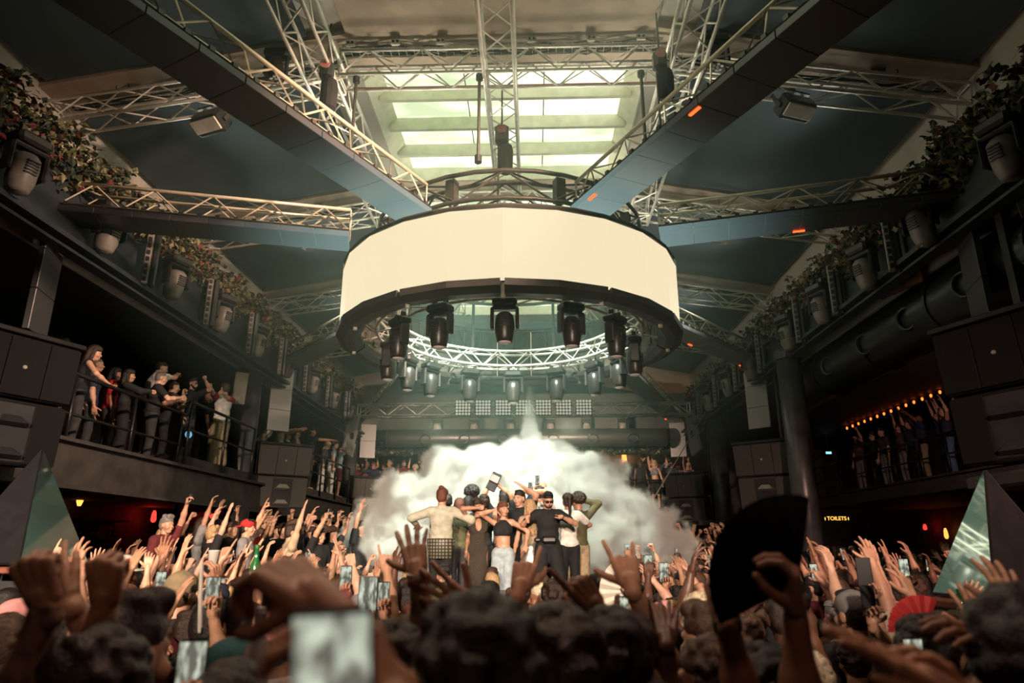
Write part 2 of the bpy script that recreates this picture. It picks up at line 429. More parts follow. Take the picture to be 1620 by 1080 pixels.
# ---- rafter trusses, one per side under each beige beam, with cable tray, cables and socket boxes
WHERE = {1: 'nearest', 2: 'second', 3: 'third', 4: 'far'}
def cable(a, b, r, sagv=0.05, n=8, wob=0.04):
    a, b = Vector(a), Vector(b)
    return [a.lerp(b, i / n) + Vector((random.uniform(-wob, wob) * .3, random.uniform(-wob, wob), -sagv * math.sin(math.pi * i / n) + random.uniform(-wob, wob) * .3)) for i in range(n + 1)]
for k in range(2, 6):
    y = RAF[k]
    rank = ['in front of the round screen', 'just behind the round screen', 'in the third bay', 'in the far bay'][k - 2]
    for sx in (-1, 1):
        side = 'on the red sleeved man side' if sx < 0 else 'on the big duct side'
        a = (sx * 2.3, y - 0.05, zc(2.3) - 0.62); b_ = (sx * 6.45, y - 0.05, zc(6.45) - 0.50)
        truss('rafter_truss', 'aluminium rafter truss ' + rank + ' ' + side, [a, b_], 0.34, 0.36, rc=0.026, rb=0.013, bay=0.45, group='rafter trusses')
        tr = thing('cable_tray', 'wire cable tray ' + rank + ' ' + side, 'cable tray', (sx * 2.3, y + 0.22, zc(2.3) - 0.12), group='cable trays')
        g = MB()
        for off in (-0.12, 0.0, 0.12):
            g.tube((sx * 2.3, y + 0.12 + off, zc(2.3) - 0.10), (sx * 6.4, y + 0.12 + off, zc(6.4) - 0.10), 0.006, 4)
        nn = 34
        for i in range(nn + 1):
            x = 2.3 + 4.1 * i / nn; g.tube((sx * x, y - 0.01, zc(x) - 0.10), (sx * x, y + 0.25, zc(x) - 0.10), 0.004, 4)
        g.build('wire_mesh', m_steel, tr)
        for j in range(4):
            MB().path(cable((sx * 2.3, y + 0.04 + j * 0.05, zc(2.3) - 0.08), (sx * 6.35, y + 0.04 + j * 0.05, zc(6.35) - 0.08), 0.0, 0.06, 14), 0.014, 5).build('cable', m_gcable if j % 2 else m_cable, tr)
        if k <= 3:
            for x in (3.9, 5.3):
                t = thing('socket_box', 'socket box ' + ('nearer the wall ' if x > 5 else 'nearer the ridge ') + rank + ', ' + ('red sleeved man side' if sx < 0 else 'big duct side'), 'socket', (sx * x, y - 0.12, zc(x) - 0.14), group='socket boxes')
                MB().bbox((sx * x, y - 0.12, zc(x) - 0.10), (0.2, 0.1, 0.13), 0.015).build('box', m_box if k == 3 else mat('dark socket plastic', (0.12, 0.11, 0.10)), t)
                lp = [(sx * (x + 0.1 + 0.09 * (1 - math.cos(u))), y - 0.16, zc(x) - 0.12 + 0.14 * math.sin(u)) for u in [math.pi * 1.3 * i / 10 for i in range(11)]]
                MB().path(lp, 0.008, 5).build('cable_loop', m_cable, t)
# ---- trusses under the ridge
y = 8.4
truss('cross_truss', 'pale cross truss under the skylight in front of the round screen', [(-2.3, y - 0.05, zc(2.3) - 0.55), (2.4, y - 0.05, zc(2.3) - 0.55)], 0.36, 0.40, rc=0.024, rb=0.013, bay=0.36)
truss('cross_truss', 'pale cross truss just behind the round screen', [(-2.3, 12.5, zc(2.3) - 0.55), (2.4, 12.5, zc(2.3) - 0.55)], 0.36, 0.40, rc=0.024, rb=0.013, bay=0.36)
for x, lb in ((-2.5, 'long silver truss below the skylight edge, red sleeved man side'), (0.0, 'long truss running down the middle under the skylight'), (2.55, 'long silver truss below the skylight edge, big duct side')):
    truss('ridge_truss', lb, [(x, 5.2, 8.32), (x, 12.6, 8.32)], 0.42, 0.42, rc=0.028, rb=0.013, bay=0.42)
tr = thing('cable_tray', 'long cable tray with socket boxes across the ridge beam', 'cable tray', (-2.2, 8.62, 9.0))
g = MB()
for off in (-0.1, 0.1): g.tube((-2.3, 8.28 + off, 9.02), (2.3, 8.28 + off, 9.02), 0.006, 4)
for i in range(41): g.tube((-2.3 + 4.6 * i / 40, 8.16, 9.02), (-2.3 + 4.6 * i / 40, 8.40, 9.02), 0.004, 4)
g.build('wire_mesh', m_steel, tr)
for j in range(6): MB().path(cable((-2.3, 8.2 + j * 0.035, 9.05), (2.3, 8.2 + j * 0.035, 9.05), 0, 0.02, 22, 0.05), 0.012, 5).build('cable', m_gcable if j % 2 else m_cable, tr)
for i, x in enumerate((-2.15, -1.5, -0.85, 0.45, 1.3, 2.0)):
    MB().bbox((x, 8.08, 9.02), (0.13, 0.05, 0.09), 0.012).build('socket', m_box, tr)
    for dx in (-0.03, 0.03): MB().lathe([(0.018, 0), (0.018, 0.012)], (x + dx, 8.055, 9.02), (0, -1, 0), 10).build('socket_hole', m_black, tr)

# ---- chain hoists and drop poles
def hoist(x, y, z, label, s=1.0):
    t = thing('chain_hoist', label, 'hoist', (x, y, z))
    MB().bbox((x, y, z), (0.2 * s, 0.2 * s, 0.34 * s), 0.05).build('motor', m_mhead, t)
    MB().lathe([(0.07, 0), (0.07, 0.02)], (x, y - 0.1 * s, z + 0.05), (0, -1, 0), 14).build('badge', mat('hoist badge', (0.5, 0.2, 0.15)), t)
    MB().path([(x, y, z + 0.17 * s), (x, y, z + 0.78)], 0.014, 6).build('hook_chain', m_dsteel, t)
    MB().lathe([(0.09, 0), (0.11, -0.1), (0.10, -0.42), (0.04, -0.46)], (x + 0.06, y, z - 0.18 * s), n=10).build('chain_bag', m_bag, t)
    MB().path([(x - 0.05, y, z - 0.15), (x - 0.05, y, z - 1.2)], 0.016, 6).build('drop_chain', m_dsteel, t)
hoist(0.0, 8.75, 7.9, 'black chain hoist with bag hanging from the middle truss')
hoist(-2.32, 7.7, 8.25, 'black chain hoist beside the skylight, red sleeved man side', 0.9)
hoist(2.15, 7.7, 8.3, 'black chain hoist beside the skylight, big duct side', 0.9)
for x, lb in ((-2.0, 'thin drop pole hanging beside the skylight, near the red sleeved man'), (1.95, 'thin drop pole hanging beside the skylight, near the duct'), (-0.28, 'thin drop pole hanging beside the middle truss')):
    t = thing('drop_pole', lb, 'pole', (x, 8.0, 7.1))
    MB().tube((x, 8.0, 7.05), (x, 8.0, 8.4), 0.022, 8).build('pole', m_dsteel, t)
    MB().lathe([(0.05, 0), (0.05, 0.1)], (x, 8.0, 7.0), n=10).build('clamp', m_mhead, t)
    MB().lathe([(0.05, 0), (0.05, 0.08)], (x, 8.0, 8.3), n=10).build('clamp', m_mhead, t)

# ---- the round LED screen
CX, CY, RO = 0.06, 10.45, 2.66
def ringpt(r, a, z): return (CX + r * math.cos(a), CY + r * math.sin(a), z)
m_screen = bpy.data.materials.new('lit led screen'); m_screen.use_nodes = True
N = m_screen.node_tree.nodes; L = m_screen.node_tree.links; bs = N['Principled BSDF']
bs.inputs['Base Color'].default_value = (0.01, 0.01, 0.01, 1); bs.inputs['Specular IOR Level'].default_value = 0.1
bs.inputs['Emission Color'].default_value = (0.95, 0.81, 0.53, 1); bs.inputs['Emission Strength'].default_value = 1.0
ring = thing('led_ring', 'huge round hanging LED screen glowing cream over the stage', 'LED screen', (CX, CY, 5.2))
NS = 24
Z0, Z1 = 5.24, 6.22
m_cab = mat('led cabinet back', (0.10, 0.085, 0.065), 0.6, var=0.25, scale=6)
for i in range(NS):
    a0, a1 = 2 * math.pi * i / NS, 2 * math.pi * (i + 1) / NS
    p = MB(); p.slab([ringpt(RO, a0, Z0), ringpt(RO, a1, Z0), ringpt(RO, a1, Z1), ringpt(RO, a0, Z1)], -0.03)
    p.build('led_panel', m_screen, ring)
    am = (a0 + a1) / 2; ap = RO * math.cos(math.pi / NS)
    for zz in (0, 1):
        for q in (-1, 1):
            c = MB(); w = 2 * RO * math.sin(math.pi / NS) / 2 - 0.02
            rot = Matrix.Rotation(am + math.pi / 2, 3, 'Z')
            ctr = Vector(ringpt(ap - 0.09, am, Z0 + 0.25 + zz * 0.49)) + rot @ Vector((q * (w / 2 + 0.008), 0, 0))
            c.bbox(ctr, (w, 0.1, 0.475), 0.025, rot); c.box(ctr + rot @ Vector((0, 0.06, 0)), (0.10, 0.04, 0.16), rot); c.box(ctr + rot @ Vector((0, 0.055, 0.2)), (w, 0.03, 0.03), rot)
            c.build('led_cabinet', m_cab, ring)
m_rim = mat('dark rim metal', (0.045, 0.042, 0.036), 0.5, 0.2, var=0.2, scale=3)
for i in range(12):
    a0, a1 = 2 * math.pi * (i + 0.02) / 12, 2 * math.pi * (i + 0.98) / 12
    c = MB()
    rings = []
    for a in (a0, (a0 + a1) / 2, a1):
        rings.append([ringpt(r, a, z) for r, z in ((2.70, 5.25), (2.70, 5.16), (2.58, 5.10), (2.44, 5.10), (2.34, 5.16), (2.34, 5.25))])
    vs = [v for r_ in rings for v in r_]; fs = [(0, 1, 2, 3, 4, 5), (17, 16, 15, 14, 13, 12)]
    for s in range(2):
        for j in range(6): fs.append((s * 6 + j, s * 6 + 6 + j, s * 6 + 6 + (j + 1) % 6, s * 6 + (j + 1) % 6))
    c.add(vs, fs).build('rim_segment', m_rim, ring)
    MB().lathe([(0.03, 0), (0.035, 0.1), (0.03, 0.2)], ringpt(2.5, 2 * math.pi * i / 12, 5.06), n=8).build('rim_joint', m_steel, ring)
    MB().tube(ringpt(2.48, 2 * math.pi * i / 12, 5.25), ringpt(2.3, 2 * math.pi * i / 12, 6.3), 0.022, 6).build('strut', m_dsteel, ring)
    MB().tube(ringpt(2.4, 2 * math.pi * i / 12, 5.28), ringpt(2.05, 2 * math.pi * i / 12, 5.35), 0.02, 6).build('strut', m_steel, ring)
circ = lambda r, z, n=36: [ringpt(r, 2 * math.pi * i / n, z) for i in range(n)]
MB().path(circ(2.64, 6.26), 0.035, 6, True).build('top_rim', m_rim, ring)
for i in range(10):   # cables hanging inside the screen
    a = R(20 + i * 36 + random.uniform(-8, 8)); r = 2.25
    pts = [ringpt(r + random.uniform(-.08, .08), a + j * 0.05, 6.1 - 0.75 * math.sin(math.pi * j / 9) * random.uniform(.7, 1.1)) for j in range(10)]
    MB().path(pts, 0.012, 5).build('cable', m_cable, ring)
truss('ring_truss', 'pale circular truss inside the round screen carrying the moving heads', circ(1.95, 5.32, 40), 0.30, 0.28, rc=0.024, rb=0.011, bay=0.30, closed=True)
truss('ring_truss', 'dark circular truss above the round screen', circ(1.98, 6.64, 32), 0.34, 0.42, m=m_dsteel, rc=0.032, rb=0.018, bay=0.62, closed=True)
for i in range(8):
    a = 2 * math.pi * (i + 0.5) / 8
    t = thing('drop_bracket', 'dark drop bracket between the ring trusses, ' + ['on the duct side, far', 'rear, duct side', 'rear, red sleeved man side', 'on the red sleeved man side, far', 'on the red sleeved man side, near', 'front, red sleeved man side', 'front, duct side', 'on the duct side, near'][i], 'bracket', ringpt(1.98, a, 5.6), group='brackets between the ring trusses')
    MB().tube(ringpt(1.98, a, 5.6), ringpt(1.98, a, 7.1), 0.03, 6).build('bar', m_dsteel, t)
    MB().box(ringpt(1.98, a, 6.9), (0.14, 0.14, 0.36), a).build('sleeve', m_dsteel, t)

# ---- moving heads
def mh_template(name, mh, ml, tilt=0.0):
    """hangs from its clamp at the origin"""
    t = thing(name, 'x', 'lamp')
    c = MB(); c.box((0.09, 0, -0.03), (0.05, 0.06, 0.08)); c.box((-0.09, 0, -0.03), (0.05, 0.06, 0.08)); c.box((0, 0, -0.055), (0.2, 0.05, 0.03)); child('clamp', c.mesh('clamp', m_dsteel), t)
    b = MB().bbox((0, 0, -0.12), (0.33, 0.24, 0.12), 0.03); child('base', b.mesh('base', m_mhead), t)
    y = MB(); y.bbox((0, 0, -0.20), (0.36, 0.14, 0.05), 0.02)
    for s in (-1, 1): y.bbox((s * 0.165, 0, -0.34), (0.045, 0.15, 0.30), 0.02)
    child('yoke', y.mesh('yoke', m_mhead), t)
    h = child('head', MB().lathe([(0.075, 0.14), (0.115, 0.10), (0.128, 0.0), (0.128, -0.14), (0.11, -0.22), (0.098, -0.26)], n=16).mesh('head', mh, smooth=True), t, (0, 0, -0.40), (tilt, 0, 0))
    child('lens', MB().lathe([(0.088, 0.0), (0.08, -0.012), (0.03, -0.03)], (0, 0, -0.255), n=16).mesh('lens', ml, smooth=True), h)
    v = MB()
    for i in range(5): v.box((0, -0.125, 0.06 - i * 0.03), (0.12, 0.02, 0.012))
    child('vent', v.mesh('vent', m_black), h)
    return t
m_lensw = mat('milky lamp lens', (0.75, 0.75, 0.72), 0.2, 0.0, var=0.05)
mhA = mh_template('moving_head', mat('brown black lamp head', (0.022, 0.02, 0.017), 0.35, var=0.2), m_lensw)
POSA = ['nearest the camera under the middle of the rim']
mh_lab = {}
ang = [-90, -117, -63, -142, -38, 178, -4, 155, 22, 138, 42, 114, 66, 90]
desc = ['at the front middle of the round screen', 'at the screen front, first from the middle towards the red sleeved man', 'at the screen front, first from the middle towards the duct',
        'at the screen front, second from the middle towards the red sleeved man', 'at the screen front, second from the middle towards the duct',
        'at the side of the screen towards the red sleeved man', 'at the side of the screen towards the duct',
        'at the rear side of the screen, lowest towards the red sleeved man', 'at the rear side of the screen, lowest towards the duct',
        'at the rear rim, second from the end near the red sleeved man', 'at the rear rim, second from the end near the duct',
        'at the rear rim, before the smoke jet', 'at the rear rim, one lamp past the smoke jet', 'at the rear rim right beside the smoke jet']
for i, (a, ds) in enumerate(zip(ang, desc)):
    o = mhA if i == 0 else copy_tree(mhA)
    o.location = ringpt(1.95, R(a), 5.31); o.rotation_euler = (0, 0, R(a + 90)); s = 1.0; o.scale = (s, s, s)
    tag(o, 'black moving head ' + ds, 'lamp', 'moving heads under the round screen')

# ---- LED arms: strips of LED tiles under trusses that reach out from the ring
m_redglint = emis('painted red glint', (1.0, 0.06, 0.01), 5.0)  # reflections of red lamps in the tiles, put in as glowing strips
m_ledblue = mat('led tile with pale blue emission by the ring', (0.045, 0.045, 0.048), 0.36, var=0.06, scale=2, spec=0.7)  # pale blue emission put in near the ring, fading with distance
N = m_ledblue.node_tree.nodes; L = m_ledblue.node_tree.links; gp = N.new('ShaderNodeNewGeometry'); ds_ = N.new('ShaderNodeVectorMath'); ds_.operation = 'DISTANCE'; ds_.inputs[1].default_value = (CX, CY, 6.5); L.new(gp.outputs['Position'], ds_.inputs[0])
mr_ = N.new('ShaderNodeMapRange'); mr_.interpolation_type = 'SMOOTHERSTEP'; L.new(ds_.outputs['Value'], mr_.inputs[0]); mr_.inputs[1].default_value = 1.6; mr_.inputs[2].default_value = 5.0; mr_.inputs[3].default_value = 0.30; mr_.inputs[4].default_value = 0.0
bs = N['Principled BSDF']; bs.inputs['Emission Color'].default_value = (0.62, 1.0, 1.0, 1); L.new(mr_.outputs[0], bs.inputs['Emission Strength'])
def arm(label, p0, p1, drop=None, z=6.5, w=0.56, lights=(), far=False):
    a = Vector((p0[0], p0[1], z)); b = Vector((p1[0], p1[1], z))
    t = thing('led_boom', label, 'LED boom', b, group='LED arms around the round screen')
    d = (b - a).normalized(); ln = (b - a).length; n = max(2, round(ln / 0.52))
    rot = math.atan2(d.y, d.x)
    for i in range(n):
        c = a.lerp(b, (i + 0.5) / n); MB().bbox(c + Vector((0, 0, 0.045)), (ln / n - 0.006, w, 0.09), 0.006, rot).build('led_tile', m_ledoff if far else m_ledblue, t)
    k = MB()
    s = Vector((-d.y, d.x, 0)) * (w / 2 - 0.02)
    for q in (-1, 1):
        k.path([a + s * q + Vector((0, 0, 0.11)), b + s * q + Vector((0, 0, 0.11))], 0.02, 4)
    for i in range(n * 2):
        c = a.lerp(b, (i + 0.5) / n / 2)
        for q in (-1, 1): k.box(c + s * q + Vector((0, 0, 0.12)), (0.06, 0.05, 0.05), rot)
    k.build('carrier_rail', m_dsteel, t)
    truss('', '', [a + Vector((0, 0, 0.15)), b + Vector((0, 0, 0.15))], 0.34, 0.34, mat('brass toned truss', (0.80, 0.70, 0.52), 0.42, 0.35, var=0.12), rc=0.027, rb=0.012, bay=0.36, parent=t)
    if drop:
        nd = round((z - drop) / 0.52); nrm = Vector((-d.x, -d.y, 0))
        for i in range(nd):
            zz = z - (z - drop) * (i + 0.5) / nd
            MB().bbox(b + Vector((0, 0, zz - z)) + d * 0.04, (0.08, w, (z - drop) / nd - 0.006), 0.006, rot).build('led_tile', m_ledoff if far else m_ledblue, t)
    for f, side in lights:  # spots along the arm that get a painted red glint
        c = a.lerp(b, f) + s * side * 0.9 + Vector((0, 0, -0.008))
        MB().box(c, (0.16, 0.035, 0.012), rot).build('red_glint', m_redglint, t)
    return t
for sx in (-1, 1):
    sd = 'towards the camera over the side of the red sleeved man' if sx < 0 else 'towards the camera over the side of the big duct'
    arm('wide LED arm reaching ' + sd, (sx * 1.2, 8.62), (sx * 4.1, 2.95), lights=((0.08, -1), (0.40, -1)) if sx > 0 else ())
    sd = 'sideways to the balcony of the red sleeved man' if sx < 0 else 'sideways to the fascia above the big duct'
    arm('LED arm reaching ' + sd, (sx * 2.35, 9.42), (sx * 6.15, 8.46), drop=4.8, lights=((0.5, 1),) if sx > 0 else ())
    sd = 'with a long drop panel beside the pointing man' if sx < 0 else 'with a long drop panel behind the column near the duct'
    arm('LED arm ' + sd, (sx * 1.95, 12.3), (sx * 6.0, 16.9), drop=4.9, far=True, lights=((0.55, 1), (0.97, 1)) if sx > 0 else ())
    sd = 'beyond the pointing man' if sx < 0 else 'behind the diagonal wire'
    arm('rearmost LED arm with short drop panel ' + sd, (sx * 1.1, 13.0), (sx * 5.72, 25.2), drop=5.25, far=True, lights=((0.7, 1),) if sx < 0 else ((0.93, 1),))
    t = thing('leaning_panel', 'grey leaning LED panel ' + sd, 'LED panel', (sx * 5.8, 23.2, 5.1))
    for i in range(3):
        MB().bbox((sx * 5.80, 22.9 + i * 0.16, 5.32 + i * 0.5), (0.09, 0.62, 0.50), 0.01, Matrix.Rotation(R(18) * sx, 3, 'Z') @ Matrix.Rotation(R(-18), 3, 'X')).build('led_tile', m_ledoff, t)
    MB().box((sx * 5.72, 22.97, 5.72), (0.03, 0.2, 0.2)).build('cover_plate', m_black, t)

# ---- square blinders and small spots on the rafters
def blinder(loc, rz, label, s=1.0):
    t = thing('wash_lamp', label, 'lamp', loc)
    Q = Matrix.Rotation(rz, 3, 'Z') @ Matrix.Rotation(R(-28), 3, 'X')
    L0 = Vector(loc)
    MB().bbox(L0, (0.50 * s, 0.30 * s, 0.26 * s), 0.03, Q).build('housing', m_mhead, t)
    MB().bbox(L0 + Q @ Vector((0, -0.02, -0.135 * s)), (0.46 * s, 0.20 * s, 0.03), 0.008, Q).build('lens_bar', mat('milky lamp glass', (0.8, 0.74, 0.62), 0.2), t)
    y = MB()
    for q in (-1, 1): y.box(L0 + Q @ Vector((q * 0.27 * s, 0, 0.12 * s)), (0.02, 0.06, 0.3 * s), Q)
    y.box(L0 + Vector((0, 0, 0.27 * s)), (0.56 * s, 0.06, 0.03), rz); y.box(L0 + Vector((0, 0, 0.32 * s)), (0.06, 0.06, 0.12), rz)
    y.build('bracket', m_dsteel, t)
blinder((-4.25, 8.5, 8.05), R(-20), 'black wash lamp with pale strip lens under the near LED arm, red sleeved man side')
blinder((4.2, 8.5, 8.1), R(20), 'black wash lamp with pale strip lens under the near LED arm, duct side')
blinder((-4.05, 12.5, 7.98), R(-20), 'small wash lamp half hidden above the side LED arm, red sleeved man side', 0.7)
blinder((4.15, 12.5, 7.98), R(20), 'small wash lamp half hidden above the side LED arm, duct side', 0.7)
def par(loc, label, tilt):
    t = thing('par_lamp', label, 'lamp', loc)
    Q = Matrix.Rotation(tilt, 3, 'Y'); L0 = Vector(loc); ax = Q @ Vector((0, 0, -1))
    MB().lathe([(0.07, -0.2), (0.10, -0.12), (0.115, 0.08), (0.115, 0.14)], L0, ax, 16).build('housing', mat('brown lamp shell', (0.05, 0.035, 0.02), 0.35), t, True)
    d, u, v = perp(ax)
    for i in range(7):
        p = L0 + ax * 0.14 + ((u * math.cos(i * 1.047) + v * math.sin(i * 1.047)) * 0.065 if i else Vector((0, 0, 0)))
        MB().lathe([(0.026, 0), (0.022, 0.012)], p, ax, 10).build('led_lens', m_lensw, t)
    y = MB()
    for q in (-1, 1): y.box(L0 + Vector((q * 0.15, 0, 0.1)), (0.03, 0.08, 0.34))
    y.bbox(L0 + Vector((0, 0, 0.28)), (0.36, 0.2, 0.13), 0.03); y.build('yoke', m_mhead, t)
par((-3.2, 8.1, 8.60), 'round seven lens lamp on the near rafter, red sleeved man side', R(-6))
par((3.05, 8.1, 8.65), 'round seven lens lamp on the near rafter, duct side', R(6))

# ---- fixtures along the side fascias
mhB = mh_template('fascia_moving_head', m_mgrey, m_lens, R(12))
bt = thing('strip_lamp', 'x', 'lamp')
child('housing', MB().bbox((0, 0, 0), (0.10, 0.12, 0.95), 0.015).mesh('housing', m_mgrey), bt)
for i in range(8): child('lens_cell', MB().bbox((0, -0.062, -0.40 + i * 0.115), (0.055, 0.02, 0.075), 0.008).mesh('lens_cell', m_blackgloss), bt)
child('back_case', MB().bbox((0.11, 0.03, 0), (0.10, 0.16, 1.0), 0.03).mesh('back_case', m_blackgloss), bt)
first = [True, True]
for sx in (-1, 1):
    side = 'red sleeved man side' if sx < 0 else 'duct side'
    ys = [7.16, 8.9, 10.83, 12.71, 14.55, 16.5, 18.5, 20.6, 22.7] if sx < 0 else [6.9, 8.65, 10.3, 12.05, 13.8, 16.4, 18.4, 20.5, 22.6]
    for i, yy in enumerate(ys):
        o = mhB if first[0] else copy_tree(mhB); first[0] = False
        o.location = (sx * 5.74, yy, 7.02 if sx < 0 else 6.85); o.rotation_euler = (0, 0, R(90) * -sx + R(20) * sx); o.scale = (1.25, 1.25, 1.25)
        tag(o, 'grey moving head hanging on the fascia, %s from the camera, %s' % (['first', 'second', 'third', 'fourth', 'fifth', 'sixth', 'seventh', 'eighth', 'ninth'][i], side), 'lamp', 'moving heads on the fascias')
    ys = [10.05, 12.2, 14.2, 16.1, 18.0, 20.1, 22.2] if sx < 0 else [9.65, 11.65, 13.4, 15.9, 17.9, 20.0, 22.1]
    for i, yy in enumerate(ys):
        o = bt if first[1] else copy_tree(bt); first[1] = False
        o.location = (sx * 5.82, yy, 6.62 if sx < 0 else 6.52); o.rotation_euler = (0, 0, R(30) * -sx)
        tag(o, 'upright strip lamp on the fascia, %s from the camera, %s' % (['first', 'second', 'third', 'fourth', 'fifth', 'sixth', 'seventh'][i], side), 'lamp', 'strip lamps on the fascias')

# ---- back truss with blinders, lamps and duct
truss('back_truss', 'long truss across the far end carrying square blinder lamps', [(-5.0, 20.85, 5.98), (5.2, 20.85, 5.98)], 0.36, 0.36, rc=0.028, rb=0.015, bay=0.45)
bl = thing('blinder_panel', 'x', 'lamp')
child('frame', MB().bbox((0, 0, 0), (0.50, 0.10, 0.50), 0.02).mesh('frame', m_mhead), bl)
for r_ in range(5):
    g = MB()
    for c_ in range(5): g.lathe([(0.042, 0), (0.036, 0.02), (0.012, 0.028)], (-0.19 + c_ * 0.095, -0.05, -0.19 + r_ * 0.095), (0, -1, 0), 8)
    child('lamp_row', g.mesh('lamp_row', mat('blinder bulb', (0.8, 0.78, 0.7), 0.25, emit=(1, .95, .8), es=0.35)), bl)
for i in range(7):
    o = bl if i == 0 else copy_tree(bl); o.location = (-1.72 + i * 0.615, 20.6, 6.18)
    tag(o, 'square blinder of round bulbs on the far truss, %s counted from the pointing man side' % ['first', 'second', 'third', 'fourth', 'fifth', 'sixth', 'seventh'][i], 'lamp', 'square blinders on the far truss')
for i, x in enumerate((-3.12, -1.75, -0.42, 1.05, 2.38, 3.72)):
    o = copy_tree(mhB); o.location = (x, 24.95, 6.75); o.rotation_euler = (0, 0, 0); o.scale = (1.1, 1.1, 1.1)
    tag(o, 'grey moving head over the far balcony, %s counted from the pointing man side' % ['first', 'second', 'third', 'fourth', 'fifth', 'sixth'][i], 'lamp', 'moving heads over the far balcony')
def duct(label, a, b, r, nozzles, ndir, m):
    a, b = Vector(a), Vector(b)
    t = thing('air_duct', label, 'duct', a)
    n = int((b - a).length / 0.11); pts = [a.lerp(b, i / n) for i in range(n + 1)]
    MB().path(pts, [r * (1.0 if i % 2 else 0.985) for i in range(n + 1)], 24).build('pipe', m, t, True)
    for f in nozzles:
        c = a.lerp(b, f) + Vector(ndir) * r * 0.92
        MB().lathe([(0.20, -0.04), (0.20, 0.05), (0.165, 0.08), (0.155, 0.02), (0.07, -0.02)], c, ndir, 18).build('nozzle', m_blackgloss, t, True)
    for f in [i / 5 for i in range(6)]:
        c = a.lerp(b, f); MB().lathe([(r * 1.04, -0.03), (r * 1.04, 0.03)], c, (b - a), 24).build('joint_band', m, t)
m_duct = mat('black duct sheet', (0.016, 0.02, 0.023), 0.32, 0.2, var=0.3, scale=3)
duct('big black ribbed air duct along the balcony ceiling with round nozzles', (6.75, 5.5, 5.55), (6.75, 16.2, 5.62), 0.48, [(y - 5.5) / 10.7 for y in (7.4, 9.0, 10.5, 11.95, 13.5, 15.2)], Vector((-0.86, -0.3, -0.1)).normalized(), m_duct)
duct('dark air duct across the far wall above the ivy', (-4.9, 24.9, 5.92), (5.2, 24.9, 5.92), 0.33, [0.14, 0.28, 0.42, 0.6, 0.74, 0.88], (0, -1, -0.2), mat('grey duct sheet', (0.03, 0.03, 0.027), 0.4, 0.2))
for i, (yy, z) in enumerate(((7.2, 6.35), (8.9, 6.3), (10.6, 6.25))):
    MB().bbox((6.45, yy, z - 0.05), (0.06, 1.3, 0.20), 0.01, Matrix.Rotation(R(8), 3, 'X')).build('wood_plank', m_wood)
    o = bpy.data.objects['wood_plank' + ('' if i == 0 else '.%03d' % i)]
    tag(o, 'reddish wood plank above the big duct, %s from the camera' % ['first', 'second', 'third'][i], 'plank', 'wood planks above the duct')
# diagonal wire and loudspeaker hooks
MB().tube((5.95, 21.5, 6.3), (2.9, 16.2, 2.75), 0.014, 5).build('guy_wire', mat('pale wire', (0.4, 0.36, 0.3), 0.5))
tag(bpy.data.objects['guy_wire'], 'pale diagonal wire running down from the leaning panel to the smoke', 'wire')

# ---- loudspeakers
m_grille = mat('speaker grille', (0.045, 0.04, 0.034), 0.7, var=0.3, scale=60, bump=0.4, bscale=300)
def speaker_stack(loc, yaw, tilt, label, s=1.0, dark=False):
    """front faces local -Y"""
    t = thing('speaker_stack', label, 'speaker', loc, group='speaker stacks on the balconies')
    mg = mat('dark speaker grille', (0.005, 0.005, 0.005), 0.9, spec=0.2, var=0.3, scale=60, bump=0.4, bscale=300) if dark else m_grille
    Q = Matrix.Rotation(yaw, 3, 'Z') @ Matrix.Rotation(tilt, 3, 'X'); L0 = Vector(loc)
    P = lambda x, y, z: L0 + Q @ (Vector((x, y, z)) * s)
    S = lambda *a: tuple(x * s for x in a)
    MB().bbox(P(0, 0.08, 1.10), S(1.26, 0.7, 0.70), 0.02, Q).build('upper_cabinet', mg, t)
    MB().bbox(P(0, 0.08, 0.36), S(1.2, 0.7, 0.72), 0.02, Q).build('lower_cabinet', mg, t)
    for x, w in ((-0.41, 0.40), (0.02, 0.44), (0.43, 0.36)): MB().bbox(P(x, -0.285, 1.10), S(w, 0.03, 0.66), 0.008, Q).build('grille', mg, t)
    for q in (-1, 1): MB().bbox(P(q * 0.41, -0.285, 0.36), S(0.36, 0.03, 0.68), 0.008, Q).build('grille', mg, t)
    MB().box(P(0, -0.275, 0.36), S(0.46, 0.012, 0.64), Q).build('horn_recess', m_black, t)
    for z in (0.16, 0.52):
        horn = MB(); horn.add([P(-0.20, -0.30, z - 0.09), P(0.20, -0.30, z - 0.09), P(0.09, -0.29, z + 0.03), P(-0.09, -0.29, z + 0.03), P(-0.16, -0.36, z - 0.05), P(0.16, -0.36, z - 0.05)], [(0, 1, 5, 4), (4, 5, 2, 3), (0, 4, 3), (1, 2, 5)])
        horn.build('horn', mat('horn plastic', (0.16, 0.15, 0.12), 0.4) if not dark else m_blackgloss, t)
    MB().lathe([(0.025 * s, 0), (0.02 * s, 0.012)], P(0, -0.30, 1.10), Q @ Vector((0, -1, 0)), 10).build('badge', mat('silver badge', (0.6, 0.58, 0.5), 0.3, 0.8), t)
    MB().bbox(P(0, 0.02, 1.49), S(1.3, 0.66, 0.06), 0.01, Q).build('top_bracket', m_rail, t)
speaker_stack((-5.75, 16.6, 3.02), R(38), R(7), 'grey two box speaker stack under the long drop panel by the pointing man')
speaker_stack((5.72, 15.7, 2.9), R(-38), R(7), 'dark two box speaker stack beside the column near the toilets sign', 1.0, False)
speaker_stack((-5.5, 24.6, 3.0), R(30), R(7), 'small far speaker stack beside the smoke on the pointing man side')
speaker_stack((5.4, 22.6, 2.9), R(-30), R(7), 'small far speaker stack beside the smoke on the wire side')
speaker_stack((-5.75, 7.55, 3.0), R(68), R(4), 'huge black speaker stack in front of the balcony people with raised phones', 1.0, True)
